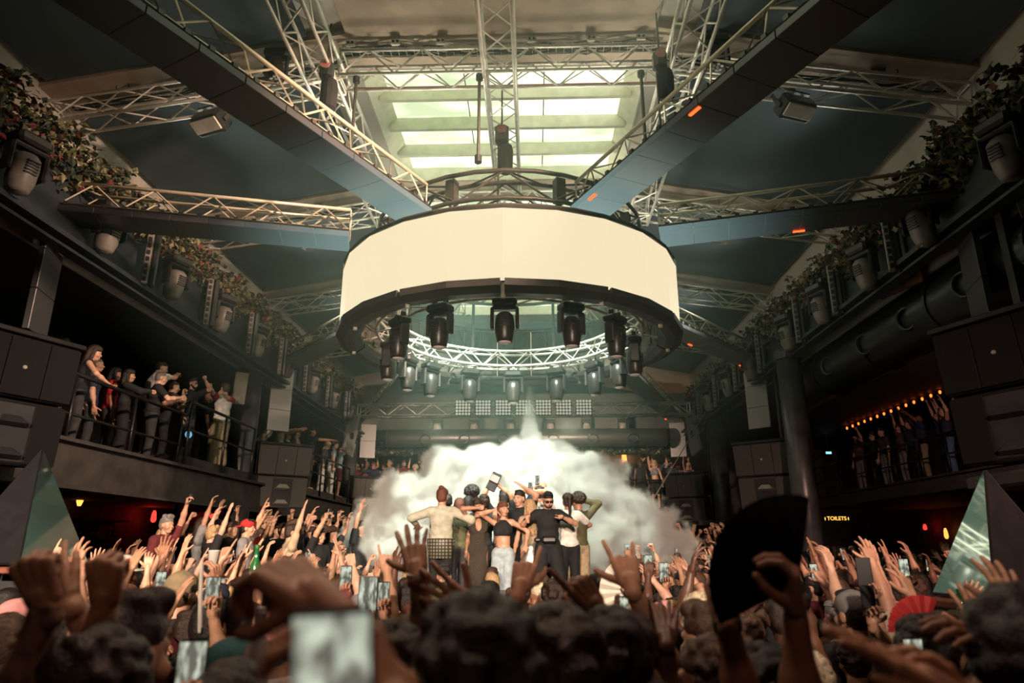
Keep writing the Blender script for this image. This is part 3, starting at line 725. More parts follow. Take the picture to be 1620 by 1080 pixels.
speaker_stack((5.75, 7.4, 2.98), R(-66), R(4), 'huge black speaker stack below the end of the big duct', 1.05, True)
def wall_speaker(loc, yaw, label, size=(0.3, 0.26, 0.75), tilt=R(10), m=None):
    t = thing('wall_speaker', label, 'speaker', loc)
    Q = Matrix.Rotation(yaw, 3, 'Z') @ Matrix.Rotation(tilt, 3, 'X'); L0 = Vector(loc)
    MB().bbox(L0, size, 0.03, Q).build('cabinet', m_mhead, t)
    MB().bbox(L0 + Q @ Vector((0, -size[1] / 2 - 0.005, 0)), (size[0] * .94, 0.02, size[2] * .95), 0.006, Q).build('grille', m or mat('pale grille', (0.30, 0.27, 0.22), 0.7, bump=0.3, bscale=250), t)
    MB().box(L0 + Q @ Vector((0, size[1] / 2 + 0.1, 0)), (0.06, 0.24, 0.06), Q).build('bracket', m_mhead, t)
wall_speaker((-6.25, 14.95, 5.55), R(35), 'pale slim speaker on the column above the red and white shirted man')
wall_speaker((6.3, 7.3, 6.2), R(-50), 'flat dark green speaker above the reddish planks', (0.42, 0.2, 0.8), R(25), mat('green black grille', (0.02, 0.03, 0.03), 0.6))
wall_speaker((6.9, 8.6, 5.0), R(-40), 'teal grey speaker hanging under the big duct', (0.34, 0.2, 0.4), R(25), mat('teal grille', (0.04, 0.06, 0.065), 0.6))
for (x, y, z, lb) in ((-6.6, 13.6, 2.45, 'pale diamond turned speaker under the balcony arch'), (-6.6, 19.6, 2.75, 'pale diamond turned speaker under the far balcony')):
    t = thing('diamond_speaker', lb, 'speaker', (x, y, z))
    Q = Matrix.Rotation(R(40), 3, 'Z') @ Matrix.Rotation(R(45), 3, 'Y')
    MB().bbox((x, y, z), (0.36, 0.2, 0.36), 0.03, Q).build('cabinet', mat('grey speaker box', (0.34, 0.31, 0.27), 0.6), t)
    MB().box((x, y, (z + 3.1) / 2), (0.05, 0.05, 3.1 - z)).build('hanger', m_mhead, t)
    MB().box((x - 0.0, y - 0.1, z + 0.05), (0.05, 0.04, 0.26), R(40)).build('bracket', m_mhead, t)

# ---- railings
def railing(label, p0, p1, ztop, zmid, zfloor, n, r=0.032):
    t = thing('balcony_railing', label, 'railing', (p0[0], p0[1], zfloor), group='balcony railings')
    a, b = Vector((p0[0], p0[1], 0)), Vector((p1[0], p1[1], 0)); Z = lambda v, z: (v.x, v.y, z)
    MB().tube(Z(a, ztop), Z(b, ztop), r, 8).build('top_rail', m_rail, t, True)
    MB().tube(Z(a, zmid), Z(b, zmid), r * .7, 8).build('middle_rail', m_rail, t, True)
    for i in range(n):
        p = a.lerp(b, i / (n - 1)); MB().tube(Z(p, zfloor - 0.3), Z(p, ztop), r * .85, 8).build('post', m_rail, t, True)
    return t
t = railing('black tube railing in front of the people with phones near the huge speaker', (-5.96, 7.6), (-5.96, 12.1), 4.42, 3.86, 3.45, 4)
MB().path([(-5.96, 12.1, 4.42), (-5.96, 12.25, 4.43), (-5.96, 12.3, 4.55), (-5.96, 12.32, 4.68), (-5.96, 12.45, 4.70)], 0.032, 8).build('step_bend', m_rail, t, True)
railing('black tube railing in front of the red and white shirted man', (-5.96, 12.4), (-5.96, 15.4), 4.70, 4.18, 3.72, 3)
railing('thin railing in front of the pointing man and his friends', (-5.96, 17.4), (-5.96, 23.8), 4.70, 4.18, 3.72, 5)
railing('dark railing on the shadowed balcony under the string lights', (10.62, 12.5), (10.62, 18.4), 4.8, 4.3, 3.8, 6)
railing('dark railing far along the shadowed balcony past the string lights', (10.62, 18.6), (10.62, 25.8), 4.8, 4.3, 3.8, 7)
railing('railing along the far balcony on the side of the small speaker and smoke', (-5.2, 26.1), (-0.4, 26.1), 4.50, 4.0, 3.5, 6, 0.026)
railing('railing along the far balcony behind the diagonal wire', (0.4, 26.1), (5.2, 26.1), 4.50, 4.0, 3.5, 6, 0.026)

# ================================================================ people: signed distance bodies turned into one skin
def A3(p): return np.array(p, dtype=np.float32)
_rs = np.random.RandomState(3)
_ND = _rs.normal(size=(18, 3)).astype(np.float32); _ND /= np.linalg.norm(_ND, axis=1)[:, None]; _NP = _rs.uniform(0, 6.28, 18).astype(np.float32)
def sinnoise(X, Y, Z, f):
    o = 0
    for i in range(9):
        g = f * (0.7 + 0.09 * i); d = _ND[i]; o = o + np.sin((X * d[0] + Y * d[1] + Z * d[2]) * g + _NP[i])
    return o / 5.0
def prim_bounds(p):
    if p[0] == 'c':
        a, b, ra, rb = p[1:5]; r = max(ra, rb); return np.minimum(a, b) - r, np.maximum(a, b) + r
    c, r = p[1], p[2]; m = float(max(r)); 
    return (c - m, c + m) if len(p) > 3 and p[3] is not None else (c - A3(r), c + A3(r))
def prim_d(p, X, Y, Z):
    if p[0] == 'c':
        a, b, ra, rb = p[1:5]; ab = b - a; L = float(ab @ ab) + 1e-9
        t = np.clip(((X - a[0]) * ab[0] + (Y - a[1]) * ab[1] + (Z - a[2]) * ab[2]) / L, 0, 1)
        return np.sqrt((X - a[0] - t * ab[0]) ** 2 + (Y - a[1] - t * ab[1]) ** 2 + (Z - a[2] - t * ab[2]) ** 2) - (ra + (rb - ra) * t)
    c, r = p[1], p[2]; x, y, z = X - c[0], Y - c[1], Z - c[2]
    if len(p) > 3 and p[3] is not None:
        M = p[3]; x, y, z = M[0, 0] * x + M[1, 0] * y + M[2, 0] * z, M[0, 1] * x + M[1, 1] * y + M[2, 1] * z, M[0, 2] * x + M[1, 2] * y + M[2, 2] * z
    k0 = np.sqrt((x / r[0]) ** 2 + (y / r[1]) ** 2 + (z / r[2]) ** 2); k1 = np.sqrt((x / r[0] ** 2) ** 2 + (y / r[1] ** 2) ** 2 + (z / r[2] ** 2) ** 2)
    return k0 * (k0 - 1) / np.maximum(k1, 1e-6)
def sdf_mesh(prims, h, k=0.02, cut=(), noise=None, clip=None):
    """smooth union of prims minus cut -> (verts, quads) by surface nets"""
    lo = np.min([prim_bounds(p)[0] for p in prims], axis=0) - 3 * h; hi = np.max([prim_bounds(p)[1] for p in prims], axis=0) + 3 * h
    if noise: lo = lo - noise[0] * 2; hi = hi + noise[0] * 2
    n = np.ceil((hi - lo) / h).astype(int) + 1
    ax = [lo[i] + h * np.arange(n[i], dtype=np.float32) for i in range(3)]
    F = np.full(n, 1.0, np.float32); mg = k + 2.5 * h + (noise[0] * 2 if noise else 0)
    def region(p):
        a, b = prim_bounds(p)
        s = [slice(max(0, int((a[i] - mg - lo[i]) / h)), min(n[i], int((b[i] + mg - lo[i]) / h) + 2)) for i in range(3)]
        return tuple(s), np.ix_(*[ax[i][s[i]] for i in range(3)])
    for p in prims:
        s, (X, Y, Z) = region(p); d = prim_d(p, X, Y, Z).astype(np.float32); f = F[s]
        kk = p[5] if p[0] == 'c' and len(p) > 5 else k
        hh = np.clip(0.5 + 0.5 * (f - d) / kk, 0, 1); F[s] = f * (1 - hh) + d * hh - kk * hh * (1 - hh)
    for p in cut:
        s, (X, Y, Z) = region(p); d = -prim_d(p, X, Y, Z); f = F[s]; kk = 0.008
        hh = np.clip(0.5 - 0.5 * (d - f) / -kk * -1, 0, 1); F[s] = np.maximum(f, d)
    if noise:
        X, Y, Z = np.ix_(*ax); F += noise[0] * sinnoise(X, Y, Z, noise[1]).astype(np.float32)
    if clip:
        X, Y, Z = np.ix_(*ax)
        for (nx, ny, nz, d) in clip: F = np.maximum(F, X * nx + Y * ny + Z * nz - d)
    F[[0, -1]] = 1; F[:, [0, -1]] = 1; F[:, :, [0, -1]] = 1
    s = F < 0
    cnt = np.zeros(n - 1, np.int8); acc = np.zeros(tuple(n - 1) + (3,), np.float32)
    sl = lambda o, i: slice(o, n[i] - 1 + o)
    for axis in range(3):
        o1, o2 = [i for i in range(3) if i != axis]
        for u in (0, 1):
            for v in (0, 1):
                a = [None] * 3; b = [None] * 3
                a[axis] = sl(0, axis); b[axis] = sl(1, axis); a[o1] = b[o1] = sl(u, o1); a[o2] = b[o2] = sl(v, o2)
                fa, fb = F[tuple(a)], F[tuple(b)]; m = (fa < 0) != (fb < 0)
                t = np.where(m, fa / np.where(m, fa - fb, 1), 0)
                cnt += m; acc[..., axis] += t; acc[..., o1] += u * m; acc[..., o2] += v * m
    act = cnt > 0; idx = np.full(n - 1, -1, np.int64); idx[act] = np.arange(act.sum())
    cells = np.argwhere(act).astype(np.float32); V = (cells + acc[act] / cnt[act][:, None]) * h + lo
    Q = []
    for axis in range(3):
        o1, o2 = (axis + 1) % 3, (axis + 2) % 3
        a = [slice(1, -1)] * 3; b = [slice(1, -1)] * 3; a[axis] = slice(0, -1); b[axis] = slice(1, None)
        sa, sb = s[tuple(a)], s[tuple(b)]
        e = np.argwhere(sa != sb)
        if not len(e): continue
        inside = sa[tuple(e.T)]
        base = e.copy(); base[:, o1] += 1; base[:, o2] += 1
        def c(du, dv):
            q = base.copy(); q[:, o1] -= du; q[:, o2] -= dv; return idx[tuple(q.T)]
        q = np.stack([c(1, 1), c(0, 1), c(0, 0), c(1, 0)], 1)
        q[~inside] = q[~inside][:, ::-1]
        Q.append(q)
    return V.astype(np.float32), np.concatenate(Q)
def npmesh(name, parts, mats, smooth=True, labels=None):
    V = np.concatenate([p[0] for p in parts]); off = 0; Qs = []
    for v, q in parts: Qs.append(q + off); off += len(v)
    Q = np.concatenate(Qs)
    me = bpy.data.meshes.new(name)
    me.vertices.add(len(V)); me.vertices.foreach_set('co', V.astype(np.float32).ravel())
    me.loops.add(len(Q) * 4); me.loops.foreach_set('vertex_index', Q.astype(np.int32).ravel())
    me.polygons.add(len(Q)); me.polygons.foreach_set('loop_start', np.arange(0, len(Q) * 4, 4, dtype=np.int32))
    try: me.polygons.foreach_set('loop_total', np.full(len(Q), 4, np.int32))
    except Exception: pass
    for m in (mats if isinstance(mats, (list, tuple)) else [mats]): me.materials.append(m)
    if labels is not None: me.polygons.foreach_set('material_index', labels.astype(np.int32))
    me.polygons.foreach_set('use_smooth', np.ones(len(Q), bool))
    me.update(calc_edges=True); me.validate()
    return me
def xf(part, M, t, mirror=False):
    v, q = part
    if mirror: v = v * A3((-1, 1, 1)); q = q[:, ::-1]
    return (v @ M.T + t).astype(np.float32), q
C = lambda a, b, ra, rb=None: ('c', A3(a), A3(b), ra, ra if rb is None else rb)
E = lambda c, r, M=None: ('e', A3(c), r, M)

# ---- hands: right hand, wrist at the origin, fingers along +Z, palm towards +Y, thumb towards -X
HANDS = {}
POSES = {  # per finger: curl angles, spread ; thumb mode
    'open': ([(4, 8, 6)] * 4, (-13, -3, 6, 15), 'out'), 'flat': ([(3, 4, 3)] * 4, (-2, 0, 1, 3), 'side'), 'relaxed': ([(18, 28, 16), (22, 30, 18), (26, 32, 20), (24, 30, 18)], (-8, -2, 4, 10), 'out'),
    'fist': ([(82, 95, 55)] * 4, (0, 0, 0, 0), 'fold'), 'point': ([(4, 6, 4), (80, 95, 55), (82, 95, 55), (82, 95, 55)], (-3, 0, 0, 0), 'fold'),
    'horns': ([(4, 8, 4), (84, 95, 55), (84, 95, 55), (6, 8, 4)], (-8, 0, 0, 14), 'out'), 'peace': ([(4, 6, 4), (4, 6, 4), (84, 95, 55), (84, 95, 55)], (-9, 6, 0, 0), 'fold'),
    'hold': ([(48, 42, 28), (50, 44, 28), (52, 46, 28), (54, 46, 28)], (-4, -1, 2, 5), 'grip'), 'wave': ([(24, 14, 8), (10, 10, 8), (20, 18, 10), (30, 22, 12)], (-10, -2, 6, 14), 'out'),
    'gun': ([(4, 6, 4), (78, 92, 50), (82, 95, 55), (82, 95, 55)], (-3, 0, 0, 0), 'up')}
def hand_mesh(pose, h):
    if (pose, h) in HANDS: return HANDS[(pose, h)]
    curls, spread, th = POSES[pose]
    P = [C((0, 0, -0.03), (0, 0, 0.02), 0.027, 0.027)]
    bx = (-0.033, -0.011, 0.012, 0.033); bz = (0.092, 0.097, 0.092, 0.082); ln = ((.042, .026, .022), (.046, .030, .023), (.042, .028, .022), (.033, .021, .019)); rr = (.0098, .0102, .0096, .0086)
    for i in range(4):
        P.append(C((bx[i] * 0.55, 0.002, 0.012), (bx[i], 0.0, bz[i]), 0.019, 0.0135))
        p = A3((bx[i], 0, bz[i])); a = 0.0; sp = R(spread[i])
        for j in range(3):
            a += R(curls[i][j]); d = A3((math.sin(sp) * math.cos(a), math.sin(a), math.cos(a) * math.cos(sp)))
            q = p + d * ln[i][j]; P.append(C(p, q, rr[i] * (1 - .06 * j), rr[i] * (1 - .06 * (j + 1)))); p = q
    t0 = A3((-0.02, 0.008, 0.022))
    T = {'out': [(-.8, .25, .55), (-.72, .2, .68), (-.62, .15, .78)], 'side': [(-.45, .25, .85), (-.2, .15, .97), (-.05, .1, 1)], 'fold': [(-.5, .65, .6), (.25, .75, .6), (.8, .3, .25)],
         'grip': [(-.45, .75, .5), (-.2, .75, .65), (.05, .6, .8)], 'up': [(-.75, .2, .65), (-.45, .1, .9), (-.25, .05, 1)]}[th]
    p = t0
    for j, (d, l, r0, r1) in enumerate(zip(T, (.044, .034, .028), (.017, .0125, .0112), (.0125, .0112, .0095))):
        d = A3(d); d /= np.linalg.norm(d); q = p + d * l; P.append(C(p, q, r0, r1)); p = q
    P.append(E((-0.018, 0.012, 0.035), (0.02, 0.014, 0.034)))
    HANDS[(pose, h)] = sdf_mesh(P, h, k=0.0045)
    return HANDS[(pose, h)]
# ---- heads: centre of the skull at the origin, facing +Y
HEADS = {}
def head_mesh(kind, h):
    if (kind, h) in HEADS: return HEADS[(kind, h)]
    f = 0.94 if kind == 'f' else 1.0
    P = [E((0, -0.006, 0.022), (0.076, 0.096, 0.098)), E((0, 0.028, -0.035), (0.059 * f, 0.062, 0.085)), E((0, 0.048, -0.088), (0.04 * f, 0.042, 0.032)),
         C((0, 0.088, 0.012), (0, 0.108, -0.026), 0.008, 0.013), C((-0.034, 0.08, 0.024), (0.034, 0.08, 0.024), 0.013), E((0, 0.094, -0.060), (0.024, 0.013, 0.011)),
         E((-0.045, 0.06, -0.03), (0.025, 0.03, 0.03)), E((0.045, 0.06, -0.03), (0.025, 0.03, 0.03)),
         C((0, -0.02, -0.07), (0, -0.03, -0.19), 0.054 * f, 0.058 * f)]
    ears = [E((s * 0.079, -0.008, -0.008), (0.011, 0.024, 0.033)) for s in (-1, 1)]
    cut = [E((s * 0.031, 0.102, 0.004), (0.017, 0.018, 0.010)) for s in (-1, 1)]
    HEADS[(kind, h)] = sdf_mesh(P + ears, h, k=0.014, cut=cut)
    return HEADS[(kind, h)]
HAIRS = {}
def hair_mesh(style, h):
    if (style, h) in HAIRS: return HAIRS[(style, h)]
    nz = (0.003, 160.0); k = 0.02; P = []
    cap = [E((0, -0.012, 0.062), (0.084, 0.098, 0.076)), E((0, -0.046, 0.01), (0.083, 0.064, 0.098))]
    if style == 'buzz': P = [E((0, -0.014, 0.05), (0.079, 0.094, 0.078)), E((0, -0.042, 0.005), (0.078, 0.062, 0.085))]; nz = None
    elif style == 'short': P = cap + [E((0, 0.03, 0.115), (0.06, 0.06, 0.03))]
    elif style == 'quiff': P = cap + [C((-0.03, 0.05, 0.125), (0.03, 0.055, 0.13), 0.035), C((-0.04, -0.02, 0.125), (0.04, -0.02, 0.13), 0.035)]
    elif style == 'curly':
        rs = np.random.RandomState(5); P = cap[:]
        for _ in range(170):
            u = rs.normal(size=3); u /= np.linalg.norm(u)
            if u[2] < -0.45 or (u[1] > 0.35 and u[2] < 0.30): continue
            P.append(E((u[0] * 0.088, -0.014 + u[1] * 0.098, 0.045 + u[2] * 0.098), (0.019, 0.019, 0.019)))
        k = 0.006; nz = (0.002, 220)
    elif style == 'afro':
        rs = np.random.RandomState(9); P = [E((0, -0.03, 0.06), (0.115, 0.115, 0.105))]
        for _ in range(140):
            u = rs.normal(size=3); u /= np.linalg.norm(u)
            if u[2] < -0.5 or (u[1] > 0.4 and u[2] < 0.2): continue
            P.append(E((u[0] * 0.112, -0.03 + u[1] * 0.112, 0.06 + u[2] * 0.104), (0.022, 0.022, 0.022)))
        k = 0.008; nz = (0.003, 200)
    elif style in ('long', 'longf', 'pony', 'bun', 'bob'):
        P = cap + [E((0, 0.0, 0.075), (0.088, 0.1, 0.07))]
        if style in ('long', 'longf'):
            e = -0.34 if style == 'long' else -0.42
            P += [C((0, -0.05, 0.02), (0, -0.085, e), 0.085, 0.055), C((-0.075, -0.01, 0.03), (-0.085, -0.01, -0.24), 0.028, 0.022), C((0.075, -0.01, 0.03), (0.085, -0.01, -0.24), 0.028, 0.022), C((-0.05, -0.075, 0), (-0.06, -0.09, e), 0.045, 0.03), C((0.05, -0.075, 0), (0.06, -0.09, e), 0.045, 0.03)]
        if style == 'bob': P += [C((0, -0.05, 0.02), (0, -0.06, -0.13), 0.085, 0.08), C((-0.075, 0.0, 0.03), (-0.08, 0.0, -0.13), 0.028), C((0.075, 0.0, 0.03), (0.08, 0.0, -0.13), 0.028)]
        if style == 'pony': P += [C((0, -0.09, 0.07), (0, -0.14, 0.05), 0.028, 0.035), C((0, -0.14, 0.05), (0, -0.15, -0.22), 0.038, 0.018)]
        if style == 'bun': P += [E((0, -0.075, 0.135), (0.042, 0.042, 0.036))]
        nz = (0.004, 120)
    HAIRS[(style, h)] = sdf_mesh(P, h, k=k, noise=nz)
    return HAIRS[(style, h)]
# ---- skin, cloth and hair materials
SKIN = [mat('skin ' + n, c, 0.45, var=0.12, scale=18, c2=[x * 1.05 for x in c], bump=0.06, bscale=160) for n, c in (('fair', (0.60, 0.36, 0.25)), ('light', (0.52, 0.29, 0.19)), ('tan', (0.40, 0.21, 0.13)), ('olive', (0.44, 0.25, 0.155)), ('brown', (0.22, 0.105, 0.06)), ('deep', (0.10, 0.047, 0.03)))]
m_tattoo = mat('tattooed skin', (0.06, 0.045, 0.045), 0.5, var=0.1, scale=16, c2=(0.40, 0.22, 0.14), detail=4)
m_tattood = mat('dark tattooed skin', (0.025, 0.022, 0.024), 0.5, var=0.1, scale=22, c2=(0.22, 0.11, 0.065), detail=4)
HAIR = {n: mat(n + ' hair', c, 0.42, var=0.45, scale=60, bump=0.5, bscale=140) for n, c in (('black', (0.010, 0.008, 0.007)), ('dark brown', (0.026, 0.015, 0.010)), ('brown', (0.06, 0.032, 0.018)), ('auburn', (0.12, 0.04, 0.022)), ('blond', (0.42, 0.28, 0.14)), ('bleached', (0.62, 0.54, 0.38)), ('grey', (0.20, 0.19, 0.18)))}
CLOTH = {n: mat(n + ' cloth', c, 0.85, var=0.2, scale=14, bump=0.35, bscale=22) for n, c in (('black', (0.010, 0.011, 0.012)), ('charcoal', (0.035, 0.036, 0.038)), ('white', (0.70, 0.68, 0.62)), ('cream', (0.56, 0.50, 0.38)), ('grey', (0.20, 0.20, 0.20)), ('navy', (0.015, 0.022, 0.05)), ('red', (0.42, 0.02, 0.018)), ('burgundy', (0.12, 0.015, 0.02)), ('olive', (0.10, 0.095, 0.045)), ('orange', (0.55, 0.20, 0.05)), ('denim blue', (0.07, 0.13, 0.22)), ('pale denim', (0.36, 0.45, 0.50)), ('dark green', (0.012, 0.06, 0.035)), ('beige', (0.40, 0.31, 0.20)), ('brown', (0.10, 0.055, 0.03)), ('teal', (0.02, 0.10, 0.11)), ('pink', (0.62, 0.28, 0.28)), ('khaki', (0.24, 0.19, 0.11)), ('sage', (0.46, 0.46, 0.36)))}

def ik(S, T, l1, l2, pole):
    S, T = A3(S), A3(T); d = T - S; D = float(np.linalg.norm(d)); mx = (l1 + l2) * 0.995
    if D > mx: T = S + d / D * mx; d = T - S; D = mx
    if D < abs(l1 - l2) + 0.02: D = abs(l1 - l2) + 0.02
    u = d / np.linalg.norm(d); a = (l1 * l1 - l2 * l2 + D * D) / (2 * D); h = math.sqrt(max(0, l1 * l1 - a * a))
    p = A3(pole); p = p - u * float(p @ u); nn = float(np.linalg.norm(p)); p = p / nn if nn > 1e-4 else A3((1, 0, 0))
    return S + u * a + p * h, T
def frame(z, yhint):
    z = A3(z); z = z / np.linalg.norm(z); y = A3(yhint); y = y - z * float(y @ z); nn = np.linalg.norm(y)
    if nn < 1e-3: y = A3((0, 1, 0)) if abs(z[1]) < .9 else A3((1, 0, 0)); y = y - z * float(y @ z); nn = np.linalg.norm(y)
    y = y / nn; x = np.cross(y, z); return np.stack([x, y, z], 1).astype(np.float32)
def person(height=1.75, sex='m', lean=(0, 0, 0), armR=None, armL=None, hair=('short', 'dark brown'), top=('tee', 'black'), bottom=('trousers', 'charcoal'),
           skin=1, head=(0, 0, 0), hb=0.022, hh=0.010, hn=0.007, tattoo=None, hat=None, glasses=False, bands=(), legs=None, shoes=None, face=False, fat=1.0, beard=False, name='person', extra=None):
    """local frame: feet at the origin, facing +Y. arm: dict(t=wrist target, pole=, pose=, palm=, dir=hand direction)"""
    s = height / 1.75; w = (0.90 if sex == 'f' else 1.0)
    lm = Matrix.Rotation(R(lean[2]), 3, 'Z') @ Matrix.Rotation(R(-lean[0]), 3, 'X') @ Matrix.Rotation(R(lean[1]), 3, 'Y'); LM = np.array(lm, dtype=np.float32); pv = A3((0, 0, 0.95))
    U = lambda p: (LM @ (A3(p) - pv) + pv)
    UC = lambda a, b, ra, rb=None: C(U(a), U(b), ra, rb)
    UE = lambda c, r: E(U(c), r, LM)
    torso = [UE((0, 0.0, 1.12), (0.138 * w * fat, 0.095 * fat, 0.15)), UE((0, 0.0, 1.30), (0.168 * w, 0.112 * fat, 0.17)), UC((-0.15 * w, -0.01, 1.425), (0.15 * w, -0.01, 1.425), 0.058), UC((0, -0.015, 1.44), (0, -0.01, 1.53), 0.056 * w)]
    if sex == 'f': torso += [UE((q * 0.07, 0.085, 1.27), (0.06, 0.05, 0.06)) for q in (-1, 1)]
    pelvis = [E((0, 0, 0.95), (0.158 * fat, 0.11 * fat, 0.13))]
    lg = legs or {}
    legp = []; tr = []; shoep = []
    for q, nm in ((1, 'R'), (-1, 'L')):
        H_ = A3((q * 0.085, 0, 0.92)); K = A3(lg.get('k' + nm, (q * 0.10, 0.03, 0.50))); An = A3(lg.get('a' + nm, (q * 0.11, 0.0, 0.085)))
        legp += [C(H_, K, 0.085, 0.055), C(K, An, 0.055, 0.040), C(An + A3((0, -0.03, -0.045)), An + A3((0, 0.13, -0.052)), 0.038, 0.032)]
        tr += [C(H_, K, 0.098 * fat, 0.074), C(K, An + A3((0, 0, 0.02)), 0.076, 0.068)]
        shoep += [C(An + A3((0, -0.045, -0.045)), An + A3((q * 0.01, 0.15, -0.05)), 0.046, 0.040), C(An + A3((0, -0.02, 0.02)), An + A3((0, 0, -0.04)), 0.048)]
    arms = []; sleeves = []; hands = []; fore = []; tips = {}
    for q, nm, arm in ((1, 'R', armR), (-1, 'L', armL)):
        S = U((q * 0.185 * w, -0.01, 1.42))
        a = arm or dict(t=(q * 0.27, 0.06, 0.86), pole=(q * 0.5, -1, 0), pose='relaxed', palm=(-q, 0.3, 0))
        Tg = A3(a['t']) / s if a.get('abs', True) and arm else A3(a['t'])
        El, Wr = ik(S, Tg, 0.30, 0.262, a.get('pole', (q * 1.0, -0.3, -0.4)))
        arms += [C(S, El, 0.052 * w, 0.041 * w), C(El, El * .6 + Wr * .4, 0.043 * w, 0.042 * w), C(El * .6 + Wr * .4, Wr, 0.041 * w, 0.028 * w)]
        sh = El + (S - El) * 0.0
        slv = {'tee': 0.62, 'long': 1.0, 'tank': 0, 'crop': 0, 'dress': 0, 'short': 0.75, 'none': 0}[top[0]]
        if slv > 0:
            if slv < 1: sleeves.append(C(S, S + (El - S) * slv, 0.072, 0.064))
            else: sleeves += [C(S, El, 0.072, 0.060), C(El, El + (Wr - El) * 0.92, 0.058, 0.044)]
        hd = A3(a['dir']) if 'dir' in a else (Wr - El)
        M = frame(hd, a.get('palm', (0, 1, 0)))
        hs = 0.98 if sex == 'm' else 0.9
        hands.append(xf(hand_mesh(a.get('pose', 'relaxed'), hn), M * hs, Wr, q < 0)); fore.append((El, Wr)); tips[nm] = (Wr * s, M, El * s)
    hm = Matrix.Rotation(R(head[2]), 3, 'Z') @ Matrix.Rotation(R(-head[0]), 3, 'X') @ Matrix.Rotation(R(head[1]), 3, 'Y'); HM = LM @ np.array(hm, dtype=np.float32)
    hc = U((0, 0.005, 1.635))
    nb = [C(U((0, -0.01, 1.50)), hc + HM @ A3((0, -0.015, -0.06)), 0.054 * w)]
    body = sdf_mesh(torso + pelvis + legp + arms + nb, hb, k=0.03)
    hd_ = xf(head_mesh(sex, hh), HM, hc)
    parts = [body, hd_] + hands
    root = thing(name, 'x', 'person')
    mats = [SKIN[skin] if isinstance(skin, int) else skin]; lab = None
    if tattoo:
        mats.append(m_tattood if skin in (4, 5) else m_tattoo); lab = []
        for vi, (v, q) in enumerate(parts):
            c = v[q].mean(1); f = np.zeros(len(q), int)
            for nm, (e_, w_) in zip('RL', fore):
                if nm in tattoo:
                    ab = w_ - e_; t = (c - e_) @ ab / float(ab @ ab); dd = np.linalg.norm(c - e_ - np.clip(t, 0, 1)[:, None] * ab, axis=1); f[(dd < 0.06) & (t > -0.15) & (t < 1.02)] = 1
            lab.append(f)
        lab = np.concatenate(lab)
    def ch(nm, pts, m, labels=None):
        pts = [(v * s, q) for v, q in pts]
        return child(nm, npmesh(nm, pts, m, labels=labels), root)
    ch('body', parts, mats, lab)
    cut_top = []
    k_, c_ = top
    cm = CLOTH[c_] if isinstance(c_, str) else c_
    infl = 0.016
    g = lambda p, e: ('c', p[1], p[2], p[3] + e, p[4] + e) if p[0] == 'c' else ('e', p[1], tuple(x + e for x in p[2]), p[3] if len(p) > 3 else None)
    zc_ = lambda z: (0, 0, -1, -z)
    if k_ in ('tee', 'long', 'short', 'tank'):
        tp = [g(x, infl) for x in torso[:-1 if sex == 'm' else 3] if x is not torso[3]] + ([g(x, infl * .6) for x in torso[4:]]) + [E((0, 0, 0.97), (0.172 * fat, 0.124 * fat, 0.13)), C(U((0, -0.02, 1.42)), U((0, -0.016, 1.475)), 0.070 * w)] + sleeves
        ch('shirt', [sdf_mesh(tp, hb * 0.9, k=0.03, clip=[zc_(0.87)])], cm)
    elif k_ == 'crop':
        tp = [g(x, 0.012) for x in [torso[1]] + torso[4:]]
        tp += [UC((q * 0.09, 0.03, 1.36), (q * 0.10, -0.02, 1.475), 0.03) for q in (-1, 1)]
        n3 = LM @ A3((0, 0, -1)); p3 = U((0, 0, 1.205)); u3 = LM @ A3((0, 0, 1)); q3 = U((0, 0, 1.475))
        ch('crop_top', [sdf_mesh(tp, hb * 0.8, k=0.02, clip=[(*n3, float(n3 @ p3))])], cm)
    elif k_ == 'dress':
        tp = [g(x, 0.012) for x in torso[:2] + torso[4:]] + [E((0, 0, 0.95), (0.17, 0.125, 0.15)), C((0, 0, 0.9), (0, 0.0, 0.2), 0.15, 0.19)] + [UC((q * 0.075, 0.06, 1.34), (q * 0.09, -0.02, 1.48), 0.022) for q in (-1, 1)]
        ch('dress', [sdf_mesh(tp, hb * 0.8, k=0.03, cut=[E(U((0, 0.13, 1.36)), (0.05, 0.10, 0.12))], clip=[zc_(0.12)])], cm)
    kb, cb = bottom; bm = CLOTH[cb] if isinstance(cb, str) else cb
    if kb == 'trousers': ch('trousers', [sdf_mesh(tr + [E((0, 0, 0.94), (0.168 * fat, 0.12 * fat, 0.12))], hb, k=0.025, clip=[(0, 0, 1, 1.03)])], bm)
    elif kb == 'wide': ch('trousers', [sdf_mesh([('c', x[1], x[2], x[3] + 0.012 + 0.012 * (i % 2), x[4] + 0.03 + 0.02 * (i % 2)) for i, x in enumerate(tr)] + [E((0, 0, 0.94), (0.172, 0.124, 0.12))], hb, k=0.012, noise=(0.003, 30), clip=[(0, 0, 1, 1.03)])], bm)
    elif kb == 'shorts': ch('shorts', [sdf_mesh([C(x[1], x[1] + (x[2] - x[1]) * 0.75, 0.105, 0.09) for x in tr[::2]] + [E((0, 0, 0.94), (0.168, 0.12, 0.12))], hb, k=0.02)], bm)
    elif kb == 'skirt': ch('skirt', [sdf_mesh([C((0, 0, 0.95), (0, 0, 0.62), 0.15, 0.19), E((0, 0, 0.96), (0.165, 0.12, 0.1))], hb, k=0.02, clip=[zc_(0.55)])], bm)
    if shoes: ch('shoes', [sdf_mesh(shoep, 0.016, k=0.02, clip=[zc_(0.0)])], CLOTH[shoes])
    if hair and hair[0] != 'bald': ch('hair', [xf(hair_mesh(hair[0], 0.0095 if hn > 0.004 else 0.006), HM, hc)], HAIR[hair[1]])
